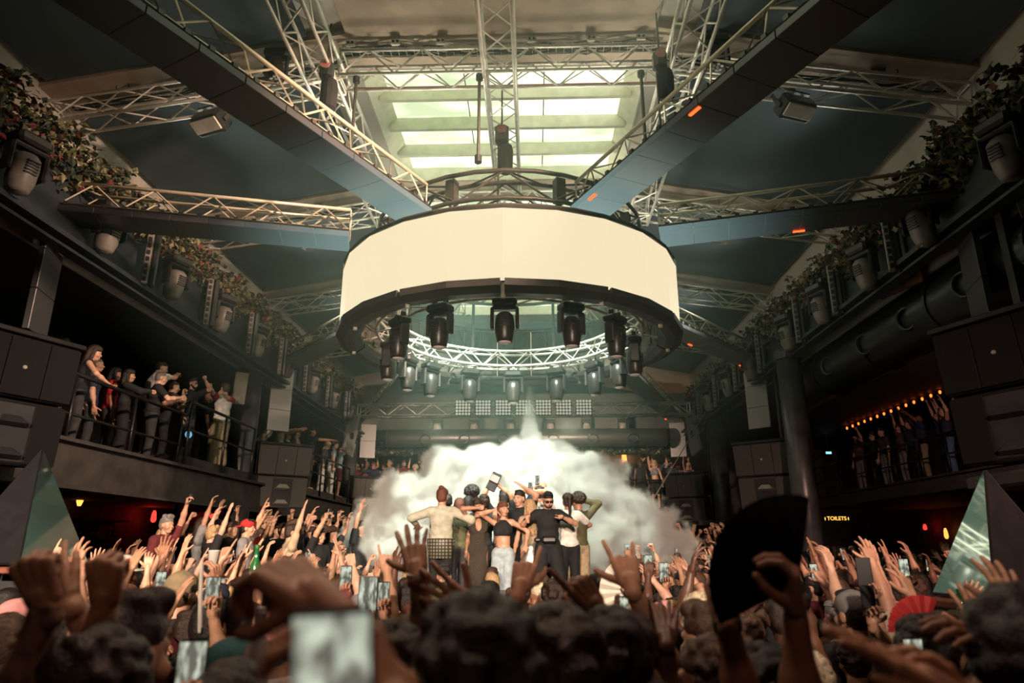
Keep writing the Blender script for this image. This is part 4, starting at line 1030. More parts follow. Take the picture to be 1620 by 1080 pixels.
    if beard: ch('beard', [xf(sdf_mesh([E((0, 0.052, -0.088), (0.045, 0.044, 0.036)), C((-0.066, 0.015, -0.03), (-0.035, 0.06, -0.085), 0.018), C((0.066, 0.015, -0.03), (0.035, 0.06, -0.085), 0.018), C((-0.02, 0.1, -0.05), (0.02, 0.1, -0.05), 0.006)], 0.008, k=0.012, cut=[E((0, 0.1, -0.064), (0.018, 0.02, 0.007))]), HM, hc)], HAIR[hair[1]])
    if face:
        e = MB()
        for q in (-1, 1): e.ell((q * 0.031, 0.083, 0.004), (0.013, 0.009, 0.007), 8, 5)
        o = child('eyes', e.mesh('eyes', mat('eye white', (0.6, 0.58, 0.55), 0.25), smooth=True), root)
        e2 = MB()
        for q in (-1, 1): e2.ell((q * 0.031, 0.0905, 0.004), (0.006, 0.004, 0.0062), 8, 5); e2.tube((q * 0.016, 0.094, 0.022), (q * 0.048, 0.083, 0.024), 0.0045, 5)
        o2 = child('brows', e2.mesh('brows', HAIR['black'], smooth=True), root)
        e3 = MB().ell((0, 0.1035, -0.061), (0.021, 0.005, 0.006), 8, 5); o3 = child('mouth', e3.mesh('mouth', mat('lips', (0.30, 0.10, 0.08), 0.4), smooth=True), root)
        for x in (o, o2, o3): x.matrix_local = Matrix.LocRotScale(Vector(hc * s), Matrix(HM.tolist()).to_quaternion(), (s, s, s))
    if glasses:
        gl = MB(); 
        for q in (-1, 1): gl.bbox((q * 0.033, 0.108, 0.006), (0.058, 0.014, 0.036), 0.012); gl.tube((q * 0.064, 0.10, 0.01), (q * 0.084, -0.01, 0.012), 0.004, 5)
        gl.tube((-0.01, 0.112, 0.012), (0.01, 0.112, 0.012), 0.005, 5)
        o = child('sunglasses', gl.mesh('sunglasses', m_blackgloss), root); o.matrix_local = Matrix.LocRotScale(Vector(hc * s), Matrix(HM.tolist()).to_quaternion(), (s, s, s))
    if hat:
        kd, cc = hat; hb_ = []
        if kd == 'cap': hb_ = [E((0, -0.012, 0.055), (0.092, 0.107, 0.09)), E((0, 0.12, 0.045), (0.07, 0.075, 0.012))]
        elif kd == 'backcap': hb_ = [E((0, -0.012, 0.055), (0.092, 0.107, 0.09)), E((0, -0.13, 0.03), (0.07, 0.07, 0.012))]
        elif kd == 'bucket': hb_ = [E((0, -0.012, 0.065), (0.098, 0.11, 0.085)), C((0, -0.01, 0.05), (0, -0.01, 0.01), 0.10, 0.115), E((0, -0.01, 0.0), (0.155, 0.165, 0.022))]
        elif kd == 'brim': hb_ = [E((0, -0.012, 0.085), (0.09, 0.105, 0.08)), E((0, -0.01, 0.045), (0.19, 0.20, 0.012))]
        elif kd == 'turban': hb_ = [E((0, -0.012, 0.06), (0.097, 0.11, 0.09))]
        ch('hat', [xf(sdf_mesh(hb_, 0.010, k=0.012, clip=[(0, 0, -1, 0.03)]), HM, hc)], CLOTH[cc])
    for (nm, f, cc, wd) in bands:   # wrist bands: arm, position along the forearm, colour, width
        Wr, M, El = tips[nm]; p = El + (Wr - El) * f; d = Wr - El; d = d / np.linalg.norm(d); r0 = 0.0445 * s * w - (0.0135 * s * w) * max(0, (f - 0.4) / 0.6)
        b_ = MB(); dv, u, v = perp(Vector(d.tolist()))
        b_.lathe([(r0, -wd / 2), (r0 + 0.004, -wd / 2), (r0 + 0.004, wd / 2), (r0, wd / 2)], Vector(p.tolist()), dv, 18)
        child('wristband', b_.mesh('wristband', mat(cc[0], cc[1], 0.5) if isinstance(cc, tuple) else CLOTH[cc]), root)
    root['_h'] = height
    PTIPS[root.name] = tips
    return root
PTIPS = {}
def dress(o, **kw):
    """give one copy its own colours"""
    for c in o.children:
        key = c.name.split('.')[0]
        if key in kw and kw[key] is not None and c.material_slots:
            c.material_slots[0].link = 'OBJECT'; c.material_slots[0].material = kw[key]

# ================================================================ the people
FL = 0.0
_P = R(16.75); _PS = R(1.78); _C = Vector((0.42, 0, 2.1))
_h = Vector((-math.sin(_PS), math.cos(_PS), 0)); _r = Vector((math.cos(_PS), math.sin(_PS), 0)); _fw = _h * math.cos(_P) + Vector((0, 0, math.sin(_P))); _up = -_h * math.sin(_P) + Vector((0, 0, math.cos(_P)))
def ray(x, y): return _fw + _r * ((x - 810) / 1080) + _up * ((540 - y) / 1080)
def at(x, y, D): return _C + ray(x, y) * D
def atY(x, y, Y): d = ray(x, y); return _C + d * (Y / d.y)
def atX(x, y, X): d = ray(x, y); return _C + d * ((X - _C.x) / d.x)
def toL(p, loc, yaw):
    d = Vector(p) - Vector(loc); c, s = math.cos(-yaw), math.sin(-yaw); return (c * d.x - s * d.y, s * d.x + c * d.y, d.z)
def put(o, loc, yaw, label, group, cat='person'):
    o.location = loc; o.rotation_euler = (0, 0, yaw); tag(o, label, cat, group); return o
def standing(headpx, Y, floor, yaw, label, group, hmin=1.5, hmax=1.92, X=None, **kw):
    """place a figure so that the top of its head falls where the photo shows it"""
    top = atX(*headpx, X) if X is not None else atY(*headpx, Y)
    H = max(hmin, min(hmax, top.z - floor)); loc = (top.x, top.y, floor)
    for a in ('armR', 'armL'):
        if a in kw and kw[a] and 'w' in kw[a]:
            d = dict(kw[a]); p = d.pop('w'); p = (atX(p[0], p[1], X + p[2]) if X is not None else atY(p[0], p[1], top.y + p[2])); d['t'] = toL(p, loc, yaw); kw[a] = d
    o = person(height=H, **kw)
    return put(o, loc, yaw, label, group)

# ---- DJ platform
pl = thing('dj_platform', 'black stage platform the dancers stand on', 'stage', (-0.1, 11.2, FL))
SZ = 1.22
MB().bbox((-0.1, 11.35, (SZ + FL) / 2), (3.7, 2.6, SZ - FL), 0.03).build('deck', m_black, pl)
MB().bbox((-0.1, 10.06, SZ - 0.12), (3.6, 0.05, 0.18), 0.01).build('front_board', m_blackgloss, pl)
for i in range(3): MB().bbox((-0.36, 10.12, SZ + 0.06 + i * 0.10), (0.22, 0.12, 0.085), 0.012).build('gear_unit', m_blackgloss, pl)
ST = 'dancers on the stage'
P180 = math.pi
def T(x, y, z, **k): return dict(t=(x, y, z), **k)
standing((700, 774), 10.25, SZ, R(-6), 'man seen from behind in a loose sage sweater with his brown hair in a bun', ST, hair=('bun', 'auburn'), top=('long', 'sage'), bottom=('trousers', 'black'), skin=1, fat=1.18, hh=.008,
         armR=T(0.40, 0.20, 1.12, pole=(1, -.6, 0), pose='relaxed'), armL=T(-0.42, 0.22, 1.18, pole=(-1, -.6, 0), pose='relaxed'))
sw = bpy.context.scene.objects['person']
pld = MB(); pld.lathe([(0.175, 0.72), (0.205, 0.95), (0.20, 1.0)], n=24)
plaid = bpy.data.materials.new('plaid flannel'); plaid.use_nodes = True
N = plaid.node_tree.nodes; L = plaid.node_tree.links; tc = N.new('ShaderNodeTexCoord')
w1 = N.new('ShaderNodeTexWave'); w1.inputs['Scale'].default_value = 7; w1.bands_direction = 'Z'; w2 = N.new('ShaderNodeTexWave'); w2.inputs['Scale'].default_value = 7; w2.bands_direction = 'X'
L.new(tc.outputs['Object'], w1.inputs[0]); L.new(tc.outputs['Object'], w2.inputs[0])
ma = N.new('ShaderNodeMath'); ma.operation = 'MULTIPLY'; L.new(w1.outputs['Fac'], ma.inputs[0]); L.new(w2.outputs['Fac'], ma.inputs[1])
rp = N.new('ShaderNodeValToRGB'); rp.color_ramp.elements[0].color = (0.03, 0.035, 0.03, 1); rp.color_ramp.elements[1].color = (0.40, 0.36, 0.26, 1); L.new(ma.outputs[0], rp.inputs[0]); L.new(rp.outputs[0], N['Principled BSDF'].inputs['Base Color'])
o = child('flannel_shirt', pld.mesh('flannel_shirt', plaid, smooth=True), sw); o.scale = (1, 0.75, 1)
m_seq = mat('black sequins', (0.02, 0.019, 0.017), 0.18, 0.6, var=0.9, scale=160, bump=0.9, bscale=220, c2=(0.16, 0.14, 0.11))
standing((757, 790), 10.3, SZ, P180 + R(8), 'woman in a black sequined halter dress dancing with a hand over her face', ST, sex='f', hair=('bob', 'dark brown'), top=('dress', m_seq), bottom=('none', 'black'), skin=2, face=True, hh=.008, head=(6, 8, -12),
         armR=dict(w=(757, 803, -0.2), pole=(1, 0.2, 0.15), pose='fist', palm=(0, -1, 0)), armL=T(-0.30, 0.12, 0.95, pole=(-1, -.4, 0), pose='relaxed'))
standing((796, 795), 10.2, SZ, P180 - R(6), 'woman in a black crop top and pale jeans with long auburn hair, eyes shut', ST, sex='f', hair=('longf', 'auburn'), top=('crop', 'black'), bottom=('wide', 'pale denim'), skin=1, face=True, hh=.008, head=(0, 0, 38),
         armR=dict(w=(784, 806, -0.16), pole=(1, 0.3, 0.1), pose='relaxed', palm=(0, -1, 0), dir=(0.1, 0.2, -1)), armL=T(-0.33, 0.02, 0.90, pole=(-1, -.6, 0), pose='relaxed'), shoes='white')
standing((866, 779), 10.35, SZ, P180 + R(4), 'bearded man in a black tee and sunglasses conducting with both hands at the stage edge', ST, hair=('short', 'black'), top=('tee', 'black'), bottom=('wide', 'black'), skin=1, face=True, glasses=True, beard=True, hh=.008, head=(16, 0, 8), lean=(6, 0, 0), fat=1.12,
         armR=dict(w=(835, 822, -0.32), pole=(1, -0.1, -0.8), pose='hold', palm=(0.2, 1, 0.2), dir=(0.1, 0.3, 1)), armL=dict(w=(890, 818, -0.30), pole=(-1, -0.2, -0.5), pose='gun', palm=(0, 0.2, -1), dir=(0.5, 0.8, 0.25)), shoes='black',
         legs=dict(kR=(0.15, 0.06, 0.5), kL=(-0.16, 0.06, 0.5), aR=(0.22, 0, 0.085), aL=(-0.24, -0.02, 0.085)))
bp = [o for o in scene.objects if o.name.startswith('person') and o.get('label', '').startswith('bearded man in a black tee')][0]
child('belt_bag', MB().bbox((0, 0.16, 0.98), (0.22, 0.08, 0.10), 0.03).bbox((0.16, 0.1, 0.98), (0.1, 0.06, 0.06), 0.02).mesh('belt_bag', m_blackgloss), bp)
standing((822, 792), 10.75, SZ, R(150), 'man in a black tee with one arm thrown up behind the crop top woman', ST, hair=('short', 'black'), top=('tee', 'black'), bottom=('trousers', 'black'), skin=1, armR=T(0.32, 0.1, 1.2, pole=(1, -1, 0)), armL=dict(w=(828, 770, -0.1), pole=(-1, 0, -.3), pose='flat', palm=(1, 0, 0)), face=True, hmin=1.7)
m_sil = mat('silver foil cloth', (0.6, 0.58, 0.5), 0.25, 0.8, var=0.3, scale=30, bump=0.5)
standing((838, 803), 10.55, SZ, R(25), 'woman with long blond hair and a shiny silver skirt seen from behind', ST, sex='f', hair=('longf', 'blond'), top=('tank', 'beige'), bottom=('skirt', m_sil), skin=1, armR=T(0.3, 0.3, 1.05, pole=(1, -1, 0), pose='hold'), hmin=1.55)
standing((898, 782), 10.75, SZ, R(10), 'woman in a white blouse with braided dark hair behind the bearded man', ST, sex='f', hair=('pony', 'dark brown'), top=('tee', 'white'), bottom=('trousers', 'black'), skin=2, armR=T(0.28, 0.35, 1.15, pole=(1, -1, 0)), hmin=1.6)
standing((914, 783), 10.95, SZ, R(35), 'curly haired dancer in an olive jacket with a lifted fist', ST, hair=('afro', 'dark brown'), top=('long', 'olive'), bottom=('wide', 'beige'), skin=2, armR=dict(w=(924, 792, 0.1), pole=(1, -.3, -.6), pose='fist'), hmin=1.65)
bk = [((748, 772), 11.3, 'afro', 'black', 5, 'round afro at the back of the stage', 'black', None, None), ((741, 786), 11.1, 'short', 'black', 4, 'short black hair near the sequined dress', 'grey', None, None), ((765, 785), 11.0, 'curly', 'dark brown', 2, 'curly hair behind the sequined woman', 'charcoal', None, None),
      ((797, 779), 11.2, 'quiff', 'black', 2, 'black quiff and both hands up holding a dark clutch', 'black', (775, 765), (788, 767)), ((815, 785), 11.5, 'short', 'dark brown', 1, 'one fist up beside the clutch', 'white', (813, 781), None),
      ((853, 769), 11.4, 'short', 'dark brown', 1, 'short hair lifting two phones', 'white', (852, 768), (841, 778)), ((842, 784), 11.2, 'short', 'black', 1, 'dark cap turned backwards', 'grey', None, None), ((727, 794), 11.0, 'bob', 'auburn', 1, 'auburn bob beside the sweater man', 'olive', None, None), ((708, 783), 11.2, 'short', 'black', 2, 'black hair half hidden by the sweater man', 'black', None, None)]
for i, (hp, Y, hs, hc_, sk, ds, tc_, a1, a2) in enumerate(bk):
    kw = {}
    if a1: kw['armL' if i != 4 else 'armR'] = dict(w=(*a1, -0.05), pole=(-1, -.2, -.4), pose='fist' if i == 4 else 'hold')
    if a2: kw['armR'] = dict(w=(*a2, -0.05), pole=(1, -.2, -.4), pose='hold')
    standing(hp, Y, SZ, R(random.uniform(-30, 30)), 'stage dancer with ' + ds, ST, hair=(hs, hc_), top=('tee', tc_), skin=sk, hat=('backcap', 'navy') if i == 6 else None, hmin=1.6, **kw)
def phone(p, rot, label, lit=True, held=True, s=1.0):
    t = thing('phone', label, 'phone', p, group='phones held up')
    Q = rot if not isinstance(rot, float) else Matrix.Rotation(rot, 3, 'Z'); L0 = Vector(p)
    MB().bbox(L0, (0.074 * s, 0.009 * s, 0.152 * s), 0.004, Q).build('case', m_blackgloss, t)
    MB().box(L0 + Q @ Vector((0, -0.0055 * s, 0)), (0.067 * s, 0.001, 0.142 * s), Q).build('display', m_disp if lit else m_blackgloss, t)
    MB().bbox(L0 + Q @ Vector((0.018 * s, 0.006 * s, 0.05 * s)), (0.028 * s, 0.004, 0.03 * s), 0.002, Q).build('camera_bump', m_mhead, t)
    return t
m_disp = bpy.data.materials.new('lit phone display'); m_disp.use_nodes = True
N = m_disp.node_tree.nodes; L = m_disp.node_tree.links; N.remove(N['Principled BSDF'])
tc = N.new('ShaderNodeTexCoord'); nz = N.new('ShaderNodeTexNoise'); nz.inputs['Scale'].default_value = 3.0; L.new(tc.outputs['Generated'], nz.inputs[0])
rp = N.new('ShaderNodeValToRGB'); rp.color_ramp.elements[0].position = .40; rp.color_ramp.elements[1].position = .62; rp.color_ramp.elements[0].color = (0.16, 0.15, 0.12, 1); rp.color_ramp.elements[1].color = (0.74, 0.80, 0.64, 1)
L.new(nz.outputs['Fac'], rp.inputs[0]); e = N.new('ShaderNodeEmission'); e.inputs[1].default_value = 0.9; L.new(rp.outputs[0], e.inputs[0]); L.new(e.outputs[0], N['Material Output'].inputs[0])
phone(atY(850, 759, 11.3), R(-12), 'phone lifted highest above the stage dancers'); phone(atY(839, 770, 11.1), R(10), 'phone lifted just below the highest phone on stage')
cl = atY(781, 762, 11.1); t = thing('clutch_bag', 'dark flat clutch held up over the stage', 'bag', cl)
Q = Matrix.Rotation(R(25), 3, 'Y'); MB().bbox(cl, (0.16, 0.03, 0.30), 0.012, Q).build('pouch', CLOTH['charcoal'], t); MB().bbox(cl + Vector((0.02, -0.02, 0.05)), (0.15, 0.012, 0.12), 0.006, Q).build('flap', m_blackgloss, t)

# ---- balcony on the left: people with phones, then the red and white shirt
BL = 'people on the side balcony'
Yl = -P180 / 2   # facing the hall (+X)
m_rw = CLOTH['white']
zb, zb2 = 3.45, 3.72
def bal(hp, label, X=-6.42, fl=zb, yaw=-55, **k): return standing(hp, 0, fl, R(yaw), label, BL, X=X, **k)
bal((138, 545), 'woman in a black tank top leaning on the balcony rail beside the huge speaker', sex='f', hair=('long', 'dark brown'), top=('tank', 'black'), skin=1, armR=T(0.20, 0.36, 1.02, pole=(1, -.5, 0), pose='hold'), lean=(10, 0, 0))
bal((155, 567), 'balding man in a dark shirt behind the leaning woman', X=-6.95, hair=('buzz', 'grey'), top=('tee', 'navy'), skin=1, hmin=1.6)
bal((100, 535), 'dark haired woman half hidden behind the huge speaker', X=-7.1, sex='f', hair=('long', 'dark brown'), top=('tee', 'black'), skin=2, hmin=1.6)
bal((183, 582), 'woman in a bright red top on the balcony', X=-6.9, sex='f', hair=('bob', 'black'), top=('tee', 'red'), skin=2, hmin=1.55)
bal((205, 585), 'woman with long black hair in a black robe at the rail', X=-6.5, sex='f', hair=('long', 'black'), top=('long', 'black'), bottom=('wide', 'black'), skin=3, armR=T(0.14, 0.36, 1.2, pose='fist'), hmin=1.5)
bal((239, 568), 'tall man in a white tee stretching his phone arm over the rail', X=-6.75, fl=zb + 0.22, hair=('buzz', 'dark brown'), top=('tee', 'white'), skin=0, lean=(16, 0, 0), armR=dict(w=(281, 592, 0.35), pole=(1, 0, -.5), pose='hold', palm=(0, 0, -1)), hmin=1.7)
bal((249, 588), 'grey haired man in a black tee with both forearms lifted', X=-6.4, hair=('buzz', 'grey'), top=('tee', 'black'), bottom=('trousers', 'charcoal'), skin=0, fat=1.2, lean=(6, 0, 0), armR=T(0.16, 0.42, 1.24, pose='fist', pole=(1, -.4, -1)), armL=T(-0.12, 0.44, 1.22, pose='fist', pole=(-1, -.4, -1)), hmin=1.55)
bal((268, 602), 'man in a dark tee filming with a phone next to the grey haired man', X=-6.45, hair=('buzz', 'brown'), top=('tee', 'charcoal'), skin=0, lean=(8, 0, 0), armR=dict(w=(290, 622, 0.3), pole=(1, 0, -1), pose='hold'), armL=T(-0.1, 0.4, 1.25, pose='hold'), hmin=1.5)
bal((306, 599), 'bearded man in a printed black tee shading his eyes', fl=zb2, yaw=-100, hair=('short', 'black'), beard=True, top=('tee', 'black'), skin=0, glasses=True, armL=T(-0.10, 0.20, 1.62, pose='fist', pole=(-1, .2, -.5)), hmin=1.5)
bal((331, 622), 'short bald person between the bearded man and the red sleeves', X=-6.7, fl=zb2, yaw=-60, hair=('bald', 'black'), top=('tee', 'black'), skin=1, hmin=1.35)
bal((357, 607), 'man in a white shirt with red sleeves lifting both arms', X=-6.30, fl=zb2, yaw=60, hair=('short', 'brown'), top=('tee', 'white'), bottom=('wide', 'khaki'), skin=0, fat=1.12, hmin=1.6, armL=dict(w=(330, 605, 0.1), pole=(-1, .3, -.5), pose='fist'), armR=dict(w=(334, 606, 0.25), pole=(1, .3, -.6), pose='fist'))
o = [q for q in scene.objects if q.get('label', '').startswith('man in a white shirt with red sleeves')][0]
tp = PTIPS[o.name]; sS = o['_h'] / 1.75
for nm, q in (('R', 1), ('L', -1)):
    S = A3((q * 0.185, -0.01, 1.42)) * sS; El = tp[nm][2]
    child('red_sleeve', npmesh('red_sleeve', [sdf_mesh([C(S - (El - S) * 0.05, S + (El - S) * 0.68, 0.078, 0.069)], 0.018, k=0.02)], CLOTH['red']), o)
for (x, y, X, yaw, ds, kw) in ((413, 655, -6.5, -60, 'person in a cream shirt bending under the long drop panel', dict(top=('tee', 'cream'), hair=('short', 'black'), lean=(35, 0, 0))), (445, 665, -6.5, -70, 'person in a cap reaching both arms out beside the drop panel', dict(top=('tank', 'beige'), hair=('short', 'brown'), hat=('cap', 'grey'), armR=T(0.1, 0.6, 1.5, pose='flat'), armL=T(-0.1, 0.6, 1.5, pose='flat'))),
        (470, 680, -6.35, -60, 'woman in sunglasses and a beige top at the thin railing', dict(sex='f', top=('tank', 'beige'), hair=('bun', 'black'), glasses=True)), (494, 677, -6.3, -75, 'man in a black tee pointing across the hall with a straight arm', dict(top=('tee', 'black'), hair=('quiff', 'black'), armR=T(0.25, 0.62, 1.46, pose='flat', palm=(0, 0, -1)), bottom=('trousers', 'charcoal'))),
        (511, 698, -6.35, -80, 'blond woman in white trousers leaning on the thin railing', dict(sex='f', top=('tee', 'charcoal'), hair=('bob', 'blond'), bottom=('wide', 'white'), lean=(14, 0, 0))), (525, 697, -6.3, -60, 'man in a pale blue shirt and white trousers at the thin railing', dict(top=('tee', 'pale denim'), hair=('curly', 'brown'), bottom=('wide', 'white'), lean=(10, 0, 0))), (538, 705, -6.4, -60, 'man with a lifted fist and brown shorts at the end of the railing', dict(top=('tee', 'pale denim'), hair=('short', 'black'), bottom=('shorts', 'burgundy'), armR=T(0.2, 0.3, 1.7, pose='fist'))),
        (455, 690, -6.6, -60, 'person holding a white cup behind the pointing man', dict(top=('tee', 'white'), hair=('short', 'brown')))):
    bal((x, y), ds, X=X, fl=zb2, yaw=yaw, skin=random.choice((0, 1, 2)), hmin=1.5, **kw)

# ---- reusable templates: balcony figures and crowd figures
def arm_up(q, x, y, z, pose, **k): return dict(t=(q * x, y, z), pole=(q * 1.0, -0.25, -0.5), pose=pose, **k)
TPL = []
def tpl(desc, sex, hair, top, phone_=None, **k):
    o = person(sex=sex, hair=(hair, 'black'), top=(top, 'black'), hb=0.024, hh=0.0105, hn=0.0068, **k)
    TPL.append(dict(o=o, desc=desc, sex=sex, hair=hair, top=top, phone=phone_, hat=k.get('hat'), gl=k.get('glasses'), tips=PTIPS[o.name], used=False)); return o
UPR = lambda pose, x=.2, y=.12, z=2.0, **k: arm_up(1, x, y, z, pose, **k)
UPL = lambda pose, x=.2, y=.12, z=2.0, **k: arm_up(-1, x, y, z, pose, **k)
tpl('open hand up', 'm', 'short', 'tee', armR=UPR('open'))
tpl('fist up', 'm', 'curly', 'tee', armR=UPR('fist', z=1.92))
tpl('both arms up', 'm', 'quiff', 'tee', armR=UPR('open', .28), armL=UPL('relaxed', .26, .1, 1.95))
tpl('pointing up', 'm', 'buzz', 'tee', armR=UPR('point', .15, .2), hat=None)
tpl('both arms up', 'f', 'long', 'tank', armR=UPR('relaxed', .2), armL=UPL('open', .22))
tpl('filming', 'f', 'bun', 'tank', phone_='R', armR=UPR('hold', .08, .32, 1.78), armL=UPL('hold', .02, .32, 1.72))
tpl('filming', 'm', 'short', 'tee', phone_='R', armR=UPR('hold', .12, .25, 1.95))
tpl('horns sign up', 'm', 'curly', 'tee', armL=UPL('horns', .24))
tpl('hands up wide', 'm', 'short', 'tank', armR=UPR('open', .42, .1, 1.85), armL=UPL('open', .42, .1, 1.85))
tpl('fist up', 'f', 'pony', 'tank', armL=UPL('fist', .18, .15, 1.95))
tpl('arms down', 'm', 'short', 'tee')
tpl('arms down', 'f', 'bob', 'tee', glasses=True)
tpl('clapping overhead', 'm', 'buzz', 'tee', armR=UPR('flat', .06, .18, 1.9, palm=(-1, 0, 0)), armL=UPL('flat', .06, .18, 1.9, palm=(1, 0, 0)))
tpl('hand up', 'm', 'short', 'tee', hat=('cap', 'black'), armR=UPR('wave', .22, .15, 1.98))
tpl('both fists up', 'm', 'afro', 'tee', armR=UPR('fist', .22, .1, 1.95), armL=UPL('fist', .24, .2, 1.82))
tpl('hand up', 'f', 'long', 'tee', armR=UPR('relaxed', .12, .1, 2.0))
tpl('arm across', 'm', 'curly', 'long', armR=UPR('hold', .3, .35, 1.6), glasses=True)
tpl('peace sign up', 'f', 'bob', 'crop', armR=UPR('peace', .2, .15, 1.96), bottom=('shorts', 'pale denim'))
tpl('arms down', 'm', 'quiff', 'tank', glasses=True, beard=True)
tpl('finger up', 'm', 'short', 'tee', hat=('backcap', 'black'), armL=UPL('point', .16, .2, 2.0))
tpl('two hands up', 'm', 'bald', 'tee', armR=UPR('open', .16, .3, 1.92), armL=UPL('relaxed', .16, .3, 1.8))
tpl('hand up', 'f', 'curly', 'tank', armL=UPL('open', .12, .05, 2.02))
tpl('arm up', 'm', 'short', 'short', armR=UPR('gun', .3, .25, 1.9), glasses=True)
tpl('holding a phone high', 'm', 'quiff', 'tee', phone_='L', armL=UPL('hold', .16, .2, 2.02))
TNAMES = {'tee': 'tee', 'tank': 'tank top', 'crop': 'crop top', 'long': 'sweater', 'short': 'shirt'}
HN = {'short': 'short {} hair', 'curly': 'curly {} hair', 'quiff': '{} quiff', 'buzz': 'cropped {} hair', 'long': 'long {} hair', 'bun': '{} bun', 'pony': '{} ponytail', 'bob': '{} bob', 'afro': '{} afro', 'bald': 'shaved head'}
seenlab = set(); nph = [0]
def place(i, loc, yaw, zone, group, tops=None, sc=1.0, forms='{h}, {c} {t}, {d}, {z}'):
    t = TPL[i]
    for k in range(60):
        c = random.choice(tops or ['black'] * 6 + ['charcoal', 'white', 'white', 'cream', 'grey', 'navy', 'red', 'burgundy', 'olive', 'orange', 'denim blue', 'beige', 'teal', 'pink', 'brown'])
        hc = random.choice(['black', 'black', 'dark brown', 'dark brown', 'brown', 'brown', 'auburn', 'blond', 'bleached', 'grey'] if t['sex'] == 'm' else ['black', 'dark brown', 'brown', 'auburn', 'blond', 'brown'])
        hatc = random.choice(['black', 'olive', 'beige', 'navy', 'pink', 'grey', 'red', 'white'])
        h = HN[t['hair']].format(hc) if not t['hat'] else hatc + ' cap' + (' backwards' if t['hat'][0] == 'backcap' else '')
        sh_ = lambda q: {'dark brown': 'dark', 'denim blue': 'denim'}.get(q, q)
        h = HN[t['hair']].format(sh_(hc)) if not t['hat'] else h
        lab = ('person with ' if t['sex'] == 'm' else 'woman with ') + forms.format(h=h, c=sh_(c), t=TNAMES[t['top']], d=t['desc'], z=zone)
        if lab not in seenlab and len(lab.replace(',', '').split()) <= 16: break
        lab = lab.replace('tank top', 'tank')
        if lab not in seenlab: break
    seenlab.add(lab)
    if t['used']: o = copy_tree(t['o'])
    else: o = t['o']; t['used'] = True
    put(o, loc, yaw, lab, group); o.scale = (sc, sc, sc)
    sk = random.choice((0, 0, 1, 1, 1, 2, 3, 4, 5))
    dress(o, body=SKIN[sk], shirt=CLOTH[c], crop_top=CLOTH[c], hair=HAIR[hc], hat=CLOTH[hatc], trousers=CLOTH[random.choice(['black', 'charcoal', 'denim blue', 'navy', 'khaki', 'grey'])], shorts=CLOTH[random.choice(['pale denim', 'beige', 'black'])])
    if t['phone']:
        Wr, M, El = t['tips'][t['phone']]; p = Wr + M @ A3((0, 0.035, 0.10)); p = Matrix.Rotation(yaw, 3, 'Z') @ (Vector(p.tolist()) * sc) + Vector(loc)
        nph[0] += 1
        phone(p, Matrix.Rotation(yaw + random.uniform(-.2, .2), 3, 'Z') @ Matrix.Rotation(R(random.uniform(-15, 5)), 3, 'X'), 'phone held by ' + ', '.join(lab.split(' with ', 1)[1].split(', ')[:2]) + ', ' + zone, True)
    return o

# far balcony and the dark balcony
def nth(k): return ['first', 'second', 'third', 'fourth', 'fifth', 'sixth', 'seventh', 'eighth', 'ninth', 'tenth', 'eleventh', 'twelfth'][k]
for i, x in enumerate((566, 578, 592, 605, 617, 628, 640, 655, 668)):
    p = atY(x, 728 + (i % 3) * 3, 26.6); place(random.choice((1, 2, 8, 10, 11, 14, 15, 16, 18)), (p.x, 26.5 + (i % 2) * 0.45, 3.5), P180 + R(random.uniform(-25, 25)), 'far balcony, ' + nth(i) + ' from the small speaker', 'people on the far balcony', forms='{h}, {c} {t}, {z}', sc=random.uniform(.95, 1.04))
for i, x in enumerate((966, 978, 990, 1000, 1012, 1022, 1034, 1046, 1060, 1075, 1088)):
    p = atY(x, 728, 26.6); place(random.choice((0, 2, 5, 8, 10, 11, 12, 15, 16, 17, 18)), (p.x, 26.5 + (i % 2) * 0.45, 3.5), P180 + R(random.uniform(-25, 25)), 'far balcony, ' + nth(i) + ' towards the wire', 'people on the far balcony', forms='{h}, {c} {t}, {z}', sc=random.uniform(.95, 1.04), tops=['black', 'black', 'white', 'charcoal', 'grey', 'navy', 'beige'])
for i, (x, Y) in enumerate(((715, 26.7), (745, 26.9), (875, 26.8), (895, 26.6), (912, 26.9))):
    p = atY(x, 728, Y); place(random.choice((2, 8, 9, 14)), (p.x, Y, 3.5), P180, nth(i) + ' above the smoke on the far balcony', 'people on the far balcony', forms='{h}, {c} {t}, {z}')
for i, (Y, X, k) in enumerate(((15.3, 11.0, 18), (15.9, 11.1, 4), (16.5, 11.0, 11), (17.1, 11.3, 5), (17.7, 11.0, 8), (18.3, 11.2, 2), (18.9, 11.0, 20), (19.6, 11.1, 0), (20.3, 11.2, 15), (21.0, 11.0, 10), (21.8, 11.1, 16), (22.6, 11.0, 9))):
    place(k, (X, Y, 3.8), P180 / 2 + R(random.uniform(-25, 25)), nth(i) + ' along the dark balcony rail', 'people on the dark balcony', forms='{h}, {c} {t}, {z}', tops=['black', 'black', 'charcoal', 'navy', 'brown', 'burgundy'])

